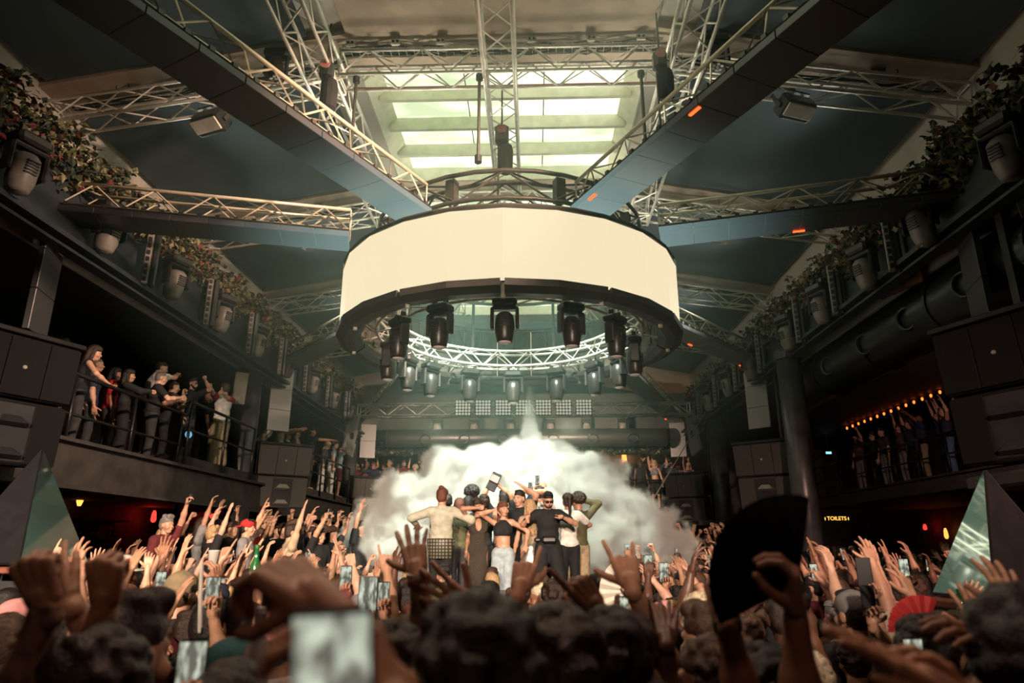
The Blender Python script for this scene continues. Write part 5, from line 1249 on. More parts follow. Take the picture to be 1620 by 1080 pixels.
# ---- foreground: raised arms and heads close to the camera
FG = 'people close to the camera'
def fgarm(label, side, wpx, D, epx, tip, pose, palm=(0, 1, 0), dE=0.0, dT=0.0, yaw=0.0, sdir=(0.12, 0.05, -1.0), **kw):
    q = 1 if side == 'R' else -1
    w = at(*wpx, D); s = 1.02; e = w + (at(*epx, D + dE) - w).normalized() * 0.262 * s
    sh = e + Vector((-q * sdir[0], sdir[1], sdir[2])).normalized() * 0.30 * s
    s = max(0.9, min(1.12, (sh.z - FL) / 1.42)); 
    off = Matrix.Rotation(yaw, 3, 'Z') @ Vector((q * 0.185 * s, -0.01, 0)); loc = Vector((sh.x - off.x, sh.y - off.y, FL))
    d = at(*tip, D + dT) - w
    rz = Matrix.Rotation(-yaw, 3, 'Z')
    a = dict(t=toL(w, loc, yaw), pole=tuple(rz @ (e - (w + sh) / 2)), pose=pose, palm=tuple(rz @ Vector(palm)), dir=tuple(rz @ d))
    kw.setdefault('hair', (random.choice(('short', 'curly', 'quiff')), 'dark brown'))
    o = person(height=1.75 * s, hn=0.0036, hh=0.008, hb=0.016, **{'arm' + side: a}, **kw)
    return put(o, loc, yaw, label, FG)
B = lambda f, n, c, w, s='R': (s, f, (n, c), w)
fgarm('tattooed arm with a clenched fist close to the camera, beside the mirrored pyramid', 'R', (72, 955), 1.45, (28, 1110), (48, 890), 'fist', tattoo='R', skin=2, sdir=(.3, -.2, -1), top=('tank', 'black'))
fgarm('bare arm with a flat hand pressed upward beside the tattooed fist', 'L', (112, 950), 1.8, (165, 1060), (98, 875), 'flat', dT=0.12, palm=(1, 0.4, 0), skin=2, sdir=(.4, -.1, -1), top=('tank', 'black'))
fgarm('clenched fist with a thin dark bracelet in front of the pyramid base', 'R', (166, 955), 1.6, (138, 1050), (165, 905), 'fist', skin=2, bands=(B(.62, 'dark bracelet', (0.03, 0.02, 0.02), .012),), sdir=(.5, -.1, -1), top=('tank', 'black'))
fgarm('large blurred hand with a pink wristband above the big phone', 'R', (508, 955), 0.95, (590, 1110), (432, 895), 'hold', palm=(-0.3, 0.6, -1), skin=2, bands=(B(.93, 'pink wristband', (0.65, 0.03, 0.16), .025),), sdir=(-.3, -.3, -1), dT=0.05, top=('tank', 'black'))
fgarm('blurred hand holding the big phone up at the lower edge', 'R', (625, 1150), 0.66, (690, 1260), (580, 1060), 'hold', palm=(-1, 0.2, 0), skin=1, sdir=(-.3, -.3, -1), top=('tank', 'black'))
ph = phone(at(527, 1105, 0.60), Matrix.Rotation(R(4), 3, 'Z') @ Matrix.Rotation(R(8), 3, 'X') @ Matrix.Rotation(R(-3), 3, 'Y'), 'huge blurred phone filming at the lower edge of the view', True)
fgarm('inked forearm with a spread hand and white wristband in front of the sweater man', 'R', (660, 905), 2.25, (670, 1020), (650, 838), 'open', dT=0.12, tattoo='R', skin=2, bands=(B(.97, 'white wristband', (0.75, 0.7, 0.62), .026), B(.90, 'red wristband', (0.35, 0.02, 0.03), .018)), sdir=(.3, -.1, -1))
fgarm('spread hand with a teal wristband in front of the crop top woman', 'L', (745, 965), 2.2, (860, 1012), (668, 915), 'open', palm=(0.1, 1, 0), skin=1, bands=(B(.96, 'teal wristband', (0.02, 0.28, 0.28), .02, 'L'),), sdir=(.2, -.1, -1))
fgarm('hand with a pointing finger and thin red string in front of the bearded man', 'L', (822, 932), 2.4, (800, 1000), (838, 868), 'gun', dT=0.1, skin=1, bands=(B(.72, 'red string', (0.4, 0.05, 0.03), .008, 'L'),), sdir=(.2, -.1, -1))
fgarm('dark inked arm pointing with one finger below the bearded man', 'R', (945, 962), 2.0, (1015, 1060), (905, 912), 'point', palm=(-.2, 1, -.4), tattoo='R', skin=4, sdir=(-.3, -.1, -1))
fgarm('horns hand with a black band and a red wristband over a black sleeve', 'R', (998, 925), 2.25, (1040, 1020), (978, 860), 'horns', dT=0.11, skin=2, bands=(B(.92, 'black band', (0.01, 0.01, 0.01), .012), B(.22, 'red cloth band', (0.5, 0.02, 0.05), .025)), sdir=(.35, .1, -1), top=('short', 'charcoal'))
fgarm('dark raised hand beside the red wristband', 'R', (1056, 990), 2.1, (1068, 1100), (1052, 930), 'open', dT=0.14, skin=5, sdir=(.3, 0, -1))
fgarm('arm with a studded black cuff next to the big fan', 'R', (1148, 975), 1.7, (1190, 1110), (1135, 900), 'hold', dT=0.1, palm=(0.5, 1, 0), skin=4, bands=(B(.93, 'studded black cuff', (0.012, 0.012, 0.012), .03),), sdir=(.3, -.1, -1), top=('tank', 'black'))
fgarm('dark hand holding the big open fan', 'R', (1258, 968), 1.55, (1275, 1100), (1258, 900), 'hold', palm=(-1, 0.4, 0), skin=4, sdir=(.3, -.1, -1), top=('tank', 'black'))
fgarm('large blurred flat hand stretched in from the lower edge by the fan', 'R', (1480, 1090), 1.05, (1620, 1200), (1310, 985), 'flat', palm=(-.5, .3, -1), skin=2, sdir=(-.3, -.3, -1), top=('tank', 'black'))
fgarm('blurred hand with fingers together beside the larger blurred hand', 'R', (1530, 1110), 1.15, (1620, 1210), (1455, 1020), 'relaxed', palm=(-.5, .2, -1), skin=2, sdir=(-.3, -.3, -1), top=('tank', 'black'))
fgarm('spread hand in front of the black side of the bottle table pyramid', 'R', (1612, 968), 1.9, (1650, 1080), (1580, 905), 'open', dT=0.1, skin=2, sdir=(.2, -.1, -1), top=('tank', 'black'))
fgarm('dark relaxed hand below the spread hand by the pyramid', 'L', (1580, 1035), 1.5, (1640, 1110), (1525, 990), 'relaxed', palm=(-.3, .3, -1), skin=4, sdir=(.2, -.1, -1), top=('tank', 'black'))
fgarm('pale straight arm rising between the dark hands', 'R', (1545, 985), 2.4, (1575, 1080), (1535, 940), 'wave', skin=1, sdir=(.2, 0, -1))
fgarm('hand up with two fingers together in front of the black cap', 'R', (975, 1000), 2.3, (985, 1100), (975, 950), 'flat', palm=(1, 0, 0), skin=2, sdir=(.2, 0, -1))
fgarm('both hands clasped high below the pointing inked arm', 'L', (930, 990), 3.4, (940, 1060), (925, 945), 'fist', skin=2, sdir=(.1, 0, -1))

def fghead(label, hp, D, yaw, **kw):
    p = at(*hp, D); H = max(1.5, min(1.98, (p.z - FL)))
    o = person(height=H, hn=0.008, hh=0.0065, hb=0.018, **kw); return put(o, (p.x, p.y, FL), R(yaw), label, FG)
fghead('man with a big black curly mop turned in profile at the lower middle', (745, 970), 1.2, 62, hair=('curly', 'black'), skin=1, fat=1.0, face=True)
fghead('dark wavy haired head right beside the curly mop', (872, 990), 1.45, 25, hair=('curly', 'dark brown'), skin=1)
fghead('curly black haired head below the pointing inked arm', (965, 985), 1.85, -5, hair=('curly', 'black'), skin=2)
fghead('man with thick short dark hair and a red earplug below the fist with bracelet', (208, 962), 1.85, -20, hair=('quiff', 'dark brown'), skin=1)
fghead('curly head with a bare forehead at the lower edge below the tattooed fist', (150, 1022), 1.5, 150, hair=('curly', 'dark brown'), skin=1, face=True)
fghead('man with a curly fringe facing sideways between the big phone and the curly mop', (612, 1006), 1.9, 60, hair=('curly', 'dark brown'), skin=1, face=True)
fghead('man with curly hair in profile below the studded cuff', (1118, 1024), 2.3, 75, hair=('curly', 'brown'), skin=1, face=True)
fghead('dark haired head at the lower edge under the fan', (1195, 1040), 1.9, 0, hair=('curly', 'black'), skin=2)
fghead('dark head at the far edge below the dark relaxed hand', (1612, 975), 1.5, 15, hair=('afro', 'black'), skin=4)
fghead('bearded man in profile near the bottle table', (1515, 985), 2.9, 95, hair=('quiff', 'dark brown'), beard=True, skin=1, face=True)
fghead('person with braided black hair next to the bearded profile', (1455, 990), 2.5, 20, hair=('curly', 'black'), skin=4)
fghead('person in a teal denim cap by the water bottle', (372, 1022), 2.3, -25, hair=('short', 'dark brown'), hat=('cap', 'teal'), skin=1, top=('tee', 'black'))
fghead('person in a pale pink cap turned backwards above the big phone', (445, 970), 3.0, 0, hair=('buzz', 'brown'), hat=('backcap', 'pink'), skin=1, top=('tee', 'white'))
fghead('person in an olive bucket hat below the sweater man', (712, 932), 4.4, -60, hair=('short', 'brown'), hat=('bucket', 'olive'), skin=1, top=('tee', 'black'))
fghead('person in a black cap with a small pale badge below the stage edge', (862, 962), 3.8, 0, hair=('short', 'black'), hat=('backcap', 'black'), skin=1, top=('tee', 'black'))
fghead('man in a dark green top looking down right below the sweater man', (703, 896), 8.6, 190, hair=('quiff', 'black'), top=('tee', 'dark green'), skin=1, face=True, head=(25, 0, 0))
fghead('person in a beige baseball cap below the mirrored pyramid', (290, 910), 4.6, -10, hair=('buzz', 'brown'), hat=('cap', 'khaki'), skin=1, top=('tee', 'black'))
fghead('person with bleached curls beside the studded cuff', (1108, 950), 3.4, 0, hair=('curly', 'bleached'), skin=1, top=('tee', 'charcoal'))
fghead('person with neat brown hair below the bleached curls', (1115, 968), 2.9, 40, hair=('quiff', 'brown'), skin=1, top=('tee', 'navy'))
fghead('person in a grey washed cap beside the fan hand', (1345, 940), 4.2, 20, hair=('short', 'black'), hat=('cap', 'grey'), skin=1, top=('tee', 'black'))
fghead('man in dark sunglasses among the hands below the white fan', (955, 918), 5.0, 120, hair=('quiff', 'black'), glasses=True, face=True, skin=1, top=('tee', 'black'))
fghead('person in an orange shirt with dark hair, back turned, below the green bottle', (335, 955), 3.6, 0, hair=('short', 'black'), top=('tee', 'orange'), skin=1)
fghead('person with a fresh fade haircut below the green bottle', (380, 942), 3.7, 10, hair=('buzz', 'black'), top=('tee', 'black'), skin=0)
fghead('person in a wide brimmed pale hat beside the striped fan', (200, 886), 6.2, 0, hair=('short', 'black'), hat=('brim', 'sage'), top=('tee', 'black'), skin=2)

# ---- the crowd
def zone(x, y):
    v = Vector((x, y, 1.7)) - _C; px = 810 + 1080 * v.dot(_r) / v.dot(_fw)
    c = ('by the pyramid', 'under the near balcony', 'by the hanging speaker', 'before the sweater man', 'before the crop top', 'before the bearded man', 'short of the fan', 'behind the fan', 'under the toilets sign', 'by the bottles')[sum(px > b for b in (200, 370, 590, 720, 840, 960, 1130, 1310, 1440))]
    r = ('front row', 'second row', 'middle row', 'back row')[sum(y > b for b in (4.6, 6.4, 8.6))]
    return r + ' ' + c
def gl(x, y):
    if x < -2.7 and y > 10.6: return 0.72
    if -2.5 < x < 6.9 and 15.9 < y < 24.8: return 0.54
    return FL
spots = []
y = 2.55
while y < 19.0:
    x = -5.6 + random.uniform(0, .5)
    stp = 0.60 if y < 10 else 0.66
    while x < (5.7 if y < 8 else 8.2):
        px, py = x + random.uniform(-.16, .16), y + random.uniform(-.2, .2)
        v = Vector((px, py, 1.7)) - _C; sx_ = 810 + 1080 * v.dot(_r) / max(.1, v.dot(_fw))
        ok = -40 < sx_ < 1660 and not (-2.15 < px < 1.95 and 9.75 < py < 12.9) and not (px > 2.9 and 3.9 < py < 6.8) and not (2.3 < px < 3.7 and 3.4 < py < 4.4) and not (px < -3.2 and 5.4 < py < 7.0)
        if ok and not (12.9 <= py < 15 and -2.2 < px < 2.2): spots.append((px, py))
        x += stp
    y += 0.56 if y < 8 else 0.64
fgl = [o.location for o in scene.objects if o.get('group') == FG]
spots = [s for s in spots if all((s[0] - f.x) ** 2 + (s[1] - f.y) ** 2 > 0.13 for f in fgl)]
spots.sort(key=lambda p: p[1])
NIND = 190
bag = []
for i, (x, y) in enumerate(spots[:NIND]):
    yaw = math.atan2(-(0.1 - x), 10.9 - y) if y < 10.5 or abs(x) > 1 else P180
    if y > 8: yaw = math.atan2(-(0.1 - x), 11.2 - y)
    yaw += R(random.gauss(0, 22))
    if random.random() < 0.09: yaw += R(random.choice((90, -90, 150)))
    if not bag: bag = list(range(len(TPL))); random.shuffle(bag)
    k = bag.pop()
    if y < 3.2 and k in (10, 11, 18): k = 2
    v_ = Vector((x, y, 1.7)) - _C; sx_ = 810 + 1080 * v_.dot(_r) / v_.dot(_fw)
    if 600 < sx_ < 1000 and random.random() < .95: k = random.choice((10, 11, 18, 16))
    elif y < 5.0 and random.random() < .55: k = random.choice((10, 11, 18, 13, 16))
    place(k, (x, y, gl(x, y)), yaw, zone(x, y), 'people in the crowd', sc=random.uniform(0.93, 1.04))
# the far rest of the crowd, too many and too small to pick apart
acc_v, acc_q, acc_m, off = [], [], [], 0
low = []
lm = [SKIN[1], CLOTH['black'], CLOTH['charcoal'], HAIR['dark brown'], CLOTH['white'], SKIN[3], HAIR['brown'], CLOTH['beige']]
for (desc, kw) in (('a', dict(armR=UPR('open'))), ('b', dict(armR=UPR('fist', .25, .1, 1.92), armL=UPL('fist', .2, .15, 1.95))), ('c', dict(armL=UPL('relaxed', .2, .2, 1.9), sex='f', hair=('long', 'brown'))), ('d', dict()), ('e', dict(armR=UPR('hold', .1, .3, 1.8), armL=UPL('open', .3, .1, 1.85)))):
    o = person(hb=0.042, hh=0.02, hn=0.0125, **kw); L_ = []
    for c in o.children:
        me = c.data; v = np.empty(len(me.vertices) * 3, np.float32); me.vertices.foreach_get('co', v); q = np.empty(len(me.loops), np.int32); me.loops.foreach_get('vertex_index', q)
        L_.append((c.name.split('.')[0], v.reshape(-1, 3), q.reshape(-1, 4)))
    low.append(L_)
    for c in list(o.children): bpy.data.objects.remove(c)
    bpy.data.objects.remove(o)
for (x, y) in spots[NIND:]:
    yaw = math.atan2(-(0.1 - x), 11.2 - y) + R(random.gauss(0, 20)); sc = random.uniform(.93, 1.06)
    cs, sn = math.cos(yaw), math.sin(yaw); Mz = np.array([[cs, -sn, 0], [sn, cs, 0], [0, 0, 1]], np.float32); sk = random.choice((0, 0, 5)); clo = random.choice((1, 1, 2, 4, 7, 1))
    for (nm, v, q) in random.choice(low):
        acc_v.append(v @ Mz.T * sc + A3((x, y, gl(x, y)))); acc_q.append(q + off); off += len(v)
        mi = {'body': sk, 'hair': random.choice((3, 3, 6)), 'trousers': 2}.get(nm, clo); acc_m.append(np.full(len(q), mi))
cm_ = npmesh('far_crowd', [(np.concatenate(acc_v), np.concatenate(acc_q))], lm, labels=np.concatenate(acc_m))
fc = bpy.data.objects.new('far_crowd', cm_); col.objects.link(fc)
tag(fc, 'distant packed crowd of raised arms around and behind the stage', 'crowd', kind='stuff')
# unused templates go
for t in TPL:
    if not t['used']:
        for c in list(t['o'].children): bpy.data.objects.remove(c)
        bpy.data.objects.remove(t['o'])
print('PEOPLE', len([o for o in scene.objects if o.get('category') == 'person']), 'rest', len(spots) - NIND)

# ================================================================ props
# ---- mirrored pyramids
m_mirror = mat('mirror foil', (0.80, 0.80, 0.76), 0.04, 1.0, var=0.02, scale=2)
def pyramid(label, A, Bn, zb, h, side, plinth_label, wd=1.0):
    """Bn: nearest base corner, A: the next base corner; the lit face spans A, Bn and the tip"""
    A = Vector((A[0], A[1], zb)); Bn = Vector((Bn[0], Bn[1], zb)); e = (Bn - A); ln = e.length
    n = Vector((-e.y, e.x, 0)).normalized() * side * ln * wd
    Cc = Bn + n; D = A + n; ctr = (A + Cc) / 2; tip = ctr + Vector((0, 0, h))
    t = thing('mirrored_pyramid', label, 'pyramid', ctr)
    for i, (p, q) in enumerate(((A, Bn), (Bn, Cc), (Cc, D), (D, A))):
        nn = (q - p).cross(tip - p).normalized(); f = MB(); th = 0.012 if nn.dot((p + q) / 2 - ctr) > 0 else -0.012
        f.slab([p, q, tip], th); f.build('mirror_face' if i in (0, 2) else 'black_face', m_mirror if i in (0, 2) else m_blackgloss, t)
        MB().tube(p, tip, 0.012, 6).build('edge_trim', m_rail, t); MB().tube(p, q, 0.014, 6).build('edge_trim', m_rail, t)
    b = thing('plinth', plinth_label, 'table', (ctr.x, ctr.y, FL))
    for i in range(5):
        f = (i + .5) / 5; c = ctr + n.normalized() * (f - .5) * (ln + 0.35); rz = math.atan2(e.y, e.x)
        MB().bbox((c.x, c.y, zb - 0.05), (ln + 0.3, (ln + 0.35) / 5 - 0.008, 0.05), 0.008, rz).build('top_plank', m_wood, b)
    MB().bbox((ctr.x, ctr.y, (zb - 0.08 + FL) / 2), (ln * .8, ln * .8, zb - 0.08 - FL), 0.02, math.atan2(e.y, e.x)).build('pedestal', m_black, b)
    return ctr, ln
pa, pb = at(136, 890, 6.6), at(30, 890, 5.65)
pyramid('tall mirrored pyramid reflecting the round screen behind the raised fists', pa, pb, 1.97, 1.0, -1, 'dark plinth with wooden top under the pyramid behind the fists', 0.62)
pa, pb = at(1478, 935, 4.85), at(1574, 945, 4.25)
pc, pln = pyramid('mirrored pyramid reflecting the ceiling trusses behind the spread hand', pa, pb, 1.79, 0.82, 1, 'dark plinth with wooden plank top under the pyramid by the bottles')
# ---- bottles and cups
def bottle(p, label, c, h=0.24, r=0.032, cap=None, tilt=None):
    t = thing('bottle', label, 'bottle', p, group='bottles and cups')
    m = mat('glass ' + str(c), c, 0.08, var=0.1, spec=0.8)
    MB().lathe([(r * .9, 0), (r, 0.01), (r, h * .58), (r * .45, h * .76), (r * .4, h * .96), (r * .45, h)], p, n=14).build('glass_body', m, t, True)
    MB().lathe([(r * 1.01, h * .18), (r * 1.01, h * .46)], p, n=14).build('paper_label', mat('bottle label', (0.5, 0.48, 0.4)) if cap is None else m, t)
    MB().lathe([(r * .5, h * .985), (r * .5, h * 1.06)], p, n=12).build('cap', mat('cap ' + str(cap or c), cap or c, 0.4), t)
    return t
G_ = (0.02, 0.16, 0.04)
bt_ = thing('bar_table', 'small dark bar table with bottles below the plank topped plinth', 'table', (2.95, 3.95, FL))
MB().bbox((2.95, 3.95, 1.60), (1.0, 0.5, 0.05), 0.012).build('table_top', m_blackgloss, bt_); MB().lathe([(0.26, 0), (0.26, 0.03), (0.05, 0.07), (0.05, 1.56), (0.2, 1.575)], (2.95, 3.95, FL), n=20).build('pedestal', m_black, bt_); MB().lathe([(0.28, 0), (0.28, 0.012)], (2.95, 3.95, FL), n=20).build('foot_ring', m_rail, bt_)
for i, (x, y) in enumerate(((2.78, 3.88), (2.86, 3.96), (2.74, 4.04))): bottle(Vector((x, y, 1.625)), 'green glass bottle on the bar table, ' + ('nearest', 'middle', 'rearmost')[i].replace('nearest', 'frontmost') + ' of three', G_)
bottle(Vector((3.14, 3.86, 1.625)), 'clear bottle with white cap on the bar table', (0.5, 0.5, 0.48), cap=(0.7, 0.7, 0.66))
bottle(at(400, 935, 3.9), 'green bottle lifted in a hand above the pink cap', G_)
bottle(at(403, 1075, 1.95) - Vector((0, 0, 0.06)), 'clear water bottle with a white cap beside the teal denim cap', (0.45, 0.45, 0.45), r=0.036, cap=(0.8, 0.8, 0.78))
def cup(p, label):
    t = thing('cup', label, 'cup', p, group='bottles and cups'); MB().lathe([(0.026, 0), (0.036, 0.11), (0.038, 0.115), (0.034, 0.11), (0.024, 0.006)], p, n=16).build('wall', mat('clear plastic', (0.55, 0.55, 0.52), 0.1), t, True); MB().lathe([(0.039, 0.108), (0.039, 0.114)], p, n=16).build('rim', mat('clear rim', (0.7, 0.7, 0.66), 0.1), t)
cup(at(336, 900, 4.3), 'clear plastic cup lifted above the black curls'); 
st = thing('foam_stick', 'long white light stick held upright above the orange shirt', 'light stick', at(316, 1000, 2.9))
MB().path([at(316, 1000, 2.9), at(317, 950, 2.92), at(319, 890, 2.94)], 0.009, 8).build('tube', mat('white foam', (0.75, 0.72, 0.62), 0.5), st); MB().lathe([(0.012, 0), (0.012, 0.03)], at(316, 1004, 2.9), n=8).build('grip', m_blackgloss, st)
# ---- folding fans
def fan(pivot, label, rad, a0, a1, n, mats, yaw=0.0, tilt=0.0, inner=0.3):
    t = thing('folding_fan', label, 'fan', pivot); Q = Matrix.Rotation(yaw, 3, 'Z') @ Matrix.Rotation(tilt, 3, 'X'); P0 = Vector(pivot)
    for i in range(n):
        b0 = R(a0 + (a1 - a0) * i / n); b1 = R(a0 + (a1 - a0) * (i + 1) / n); k = 0.004 if i % 2 else -0.004
        pt = lambda r, a, y: P0 + Q @ Vector((r * math.cos(a), y, r * math.sin(a)))
        MB().slab([pt(rad * inner, b0, -k), pt(rad, b0, -k), pt(rad, b1, k), pt(rad * inner, b1, k)], 0.002).build('fold', mats[i % len(mats)], t)
        MB().box(pt(rad * .5, b0, 0.004), (rad * 1.0, 0.003, 0.008), Q @ Matrix.Rotation(-b0, 3, 'Y')).build('rib', mats[0], t)
    MB().lathe([(0.012, -0.012), (0.012, 0.012)], P0, Q @ Vector((0, 1, 0)), 10).build('pivot_pin', m_dsteel, t)
fan(at(1262, 925, 1.58), 'big black open folding fan held up in front of the toilets wall', 0.205, 76, 205, 16, [mat('black fan cloth', (0.0025, 0.0024, 0.0024), 1.0, spec=0.05), mat('black fan cloth fold', (0.0035, 0.003, 0.003), 1.0, spec=0.05)], 0, 0, 0.18)
fan(at(1000, 935, 4.6), 'small white folding fan behind the horns hand', 0.22, 120, 250, 14, [mat('white fan paper', (0.72, 0.70, 0.6), 0.7), mat('white fan paper fold', (0.55, 0.53, 0.46), 0.7)], 0, 0, 0.35)
fan(at(200, 915, 6.0), 'red striped folding fan beside the wide brimmed hat', 0.17, 90, 200, 12, [CLOTH['red'], CLOTH['white']])
fan(at(1462, 1000, 3.1), 'red fan with white marks in front of the bottles', 0.16, 60, 180, 12, [CLOTH['red'], mat('red fan fold', (0.5, 0.03, 0.03), 0.7)])

# ---- ivy along the fascias
LEAF = [mat('ivy leaf ' + n, c, 0.55, var=0.5, scale=9) for n, c in (('dark', (0.035, 0.055, 0.032)), ('olive', (0.13, 0.135, 0.06)), ('pale', (0.28, 0.25, 0.13)), ('red', (0.20, 0.04, 0.04)), ('dry', (0.26, 0.15, 0.09)))]
def ivy(c, ext, n, label, group, wts=(5, 4, 2, 1, 1), size=0.12, hang=0.5, rs=None):
    t = thing('ivy', label, 'plant', c, group=group); m = MB(); rs = rs or random.Random(int(c[1] * 100) + int(c[0] * 7))
    for i in range(n):
        u, v, w = rs.uniform(-1, 1), rs.uniform(-1, 1), rs.random()
        top = 1 - 0.35 * u * u; p = Vector((c[0] + v * ext[0] * (0.6 + 0.4 * w), c[1] + u * ext[1], c[2] + ext[2] * top * (w * (1 + hang) - hang) * (1 + .3 * math.sin(u * 5 + c[1]))))
        s = size * rs.uniform(.6, 1.25); Q = Matrix.Rotation(rs.uniform(0, 6.28), 3, 'Z') @ Matrix.Rotation(rs.uniform(-1.2, 1.2), 3, 'X') @ Matrix.Rotation(rs.uniform(-.8, .8), 3, 'Y')
        pts = [(0, -1, 0), (.55, -.45, .12), (.9, .15, 0.05), (.4, .35, .1), (0, 1, -.1), (-.4, .35, .1), (-.9, .15, 0.05), (-.55, -.45, .12)]
        m.add([p + Q @ (Vector(q) * s * .5) for q in pts], [(0, 1, 4, 7), (1, 2, 3, 4), (4, 5, 6, 7)], rs.choices(range(5), wts)[0])
    m.build('foliage', LEAF, t)
    s = MB()
    for i in range(4):
        u = rs.uniform(-.8, .8); s.path([(c[0] + rs.uniform(-.05, .05), c[1] + u * ext[1] + rs.uniform(-.05, .05) * j, c[2] + ext[2] * (.5 - j * .3)) for j in range(5)], 0.008, 5)
    s.build('stems', mat('ivy stem', (0.05, 0.035, 0.02), 0.8), t)
for sx in (-1, 1):
    side = 'red sleeved man side' if sx < 0 else 'duct side'
    for i, yy in enumerate((6.9, 8.2, 9.5, 10.9, 12.2, 13.5, 14.9, 16.2, 17.6, 19.0, 20.4, 21.8, 23.2)):
        zt = 7.30 if sx < 0 else 7.05
        ivy((sx * 6.0, yy, zt), (0.22, 0.68, 0.40), 720 if i < 8 else 320, 'leafy ivy on the fascia, %s clump from the camera, %s' % (nth(i) if i < 12 else 'last', side), 'ivy on the fascias', wts=(5, 5, 3, 1, 1) if i % 2 else (6, 4, 3, 2, 0), hang=1.1)
for i in range(9):
    ivy((-5.0 + i * 1.28, 25.55, 5.5), (0.12, 0.12, 0.3), 10, '', None) if False else None
    t = thing('ivy', 'dark ivy curtain above the far balcony, %s clump from the pointing man side' % nth(i), 'plant', (-5.0 + i * 1.28, 25.55, 5.4), group='ivy over the far balcony')
    m = MB(); rs = random.Random(i + 50)
    for k in range(260):
        p = Vector((-5.0 + i * 1.28 + rs.uniform(-.7, .7), 25.5 + rs.uniform(-.1, .1), 5.80 + rs.uniform(-.3, .25) - abs(rs.gauss(0, .08)))); s = rs.uniform(.05, .1); Q = Matrix.Rotation(rs.uniform(0, 6.28), 3, 'Z') @ Matrix.Rotation(rs.uniform(-1, 1), 3, 'X')
        m.add([p + Q @ (Vector(q) * s) for q in ((0, -1, 0), (.7, 0, .1), (0, 1, 0), (-.7, 0, .1))], [(0, 1, 2, 3)], rs.choices(range(5), (7, 3, 1, 0, 1))[0])
    m.build('foliage', LEAF, t)

# ---- glowing lamps in the dark bars below and behind
def wall_lamp(p, label, c, s, h=0.35, r=0.07, power=6):
    t = thing('wall_lamp', label, 'lamp', p, group='glowing bar lamps')
    MB().lathe([(r * .5, 0), (r, h * .2), (r * .8, h * .75), (r * .4, h)], p, n=10).build('glowing_shade', emis('glow %.2f %.2f %.1f' % (c[0], c[1], s), c, s), t, True)
    MB().lathe([(r * 1.1, h), (r * .9, h + 0.05)], p, n=10).build('cap', m_mhead, t)
    if power:
        d = bpy.data.lights.new('bar_lamp_light', 'POINT'); d.energy = power; d.color = c; d.shadow_soft_size = 0.1; o = bpy.data.objects.new('bar_lamp_light', d); col.objects.link(o); o.location = (p[0], p[1] - 0.25, p[2] + h / 2); 
OR, RD = (1.0, 0.30, 0.05), (1.0, 0.03, 0.02)
for x, y, X, c, h, lb in ((125, 800, -9.6, OR, .5, 'orange lamp nearest the pyramid on the bar wall'), (230, 795, -9.6, OR, .35, 'orange lamp left of the red bar shelf'), (242, 826, -9.55, RD, .3, 'red lamp on the bar shelf'), (262, 793, -9.6, OR, .3, 'orange lamp over the red bar shelf'), (303, 802, -9.6, OR, .5, 'tall orange lamp beside the red bar shelf'), (335, 820, -9.6, RD, .3, 'red lamp by the arch bracket'), (420, 812, -9.6, OR, .25, 'orange lamp behind the far raised arms')):
    wall_lamp(atX(x, y, X), lb.replace('left of', 'before'), c, 3.2, h, power=3.5)
for x, y, X, c, h, lb in ((1453, 797, 14.4, OR, .22, 'round amber lamp past the toilets sign'), (1498, 852, 14.4, OR, .35, 'flame like orange lamp beside the mirrored pyramid'), (1464, 838, 14.4, RD, .2, 'small red lamp beside the flame like lamp'), (1505, 795, 14.4, RD, .15, 'tiny red lamp over the pyramid edge'), (1088, 850, 14.4, OR, .35, 'flame like lamp beneath the far speaker'), (1157, 735, 14.4, OR, .5, 'caged amber lamp behind the dark balcony')):
    wall_lamp(atX(x, y, X), lb, c, 2.5, h, power=2)
for x, lb in ((940, 'orange'), (988, 'amber')): wall_lamp(atY(x, 735, 30.0), lb + ' glowing lamp on the far wall behind the balcony people', OR, 3.0, 0.6, 0.12, 16)
# bar shelf with bottles under the near balcony
bs_ = thing('bar_shelf', 'red lit bar shelf on the wall under the balcony', 'shelf', (-9.75, 16.0, 2.0))
for z in (1.9, 2.3, 2.7): MB().box((-9.72, 15.6, z), (0.3, 3.2, 0.03)).build('shelf_board', m_wood, bs_)
for i in range(14):
    for z in (1.915, 2.315): 
        if (i + int(z)) % 3: bottle(Vector((-9.68, 14.2 + i * 0.21, z)), 'bar bottle, %s on the %s shelf board' % ((nth(i) if i < 12 else ['thirteenth', 'last'][i - 12]), 'lower' if z < 2 else 'upper'), random.choice([(0.05, 0.02, 0.01), (0.02, 0.06, 0.03), (0.2, 0.02, 0.02)]), 0.28)
# toilets sign
sp = atX(1324, 820, 10.45); sg = thing('toilets_sign', 'small glowing amber TOILETS sign hanging under the dark balcony', 'sign', sp)
MB().bbox(sp + Vector((0, 0.03, 0)), (0.86, 0.03, 0.2), 0.008).build('board', m_black, sg)
fc_ = bpy.data.curves.new('lettering', 'FONT'); fc_.body = 'TOILETS'; fc_.size = 0.17; fc_.align_x = 'CENTER'; fc_.align_y = 'CENTER'; fc_.extrude = 0.003
tx = bpy.data.objects.new('lettering', fc_); col.objects.link(tx); tx.parent = sg; tx.rotation_euler = (R(90), 0, 0); tx.location = (0, 0.008, 0); bpy.context.view_layer.update()
lme = bpy.data.meshes.new_from_object(tx.evaluated_get(bpy.context.evaluated_depsgraph_get())); lme.materials.clear(); lme.materials.append(emis('amber sign light', (1.0, 0.50, 0.08), 2.2))
bpy.data.objects.remove(tx); tx = child('lettering', lme, sg, (0, 0.008, 0), (R(90), 0, 0))
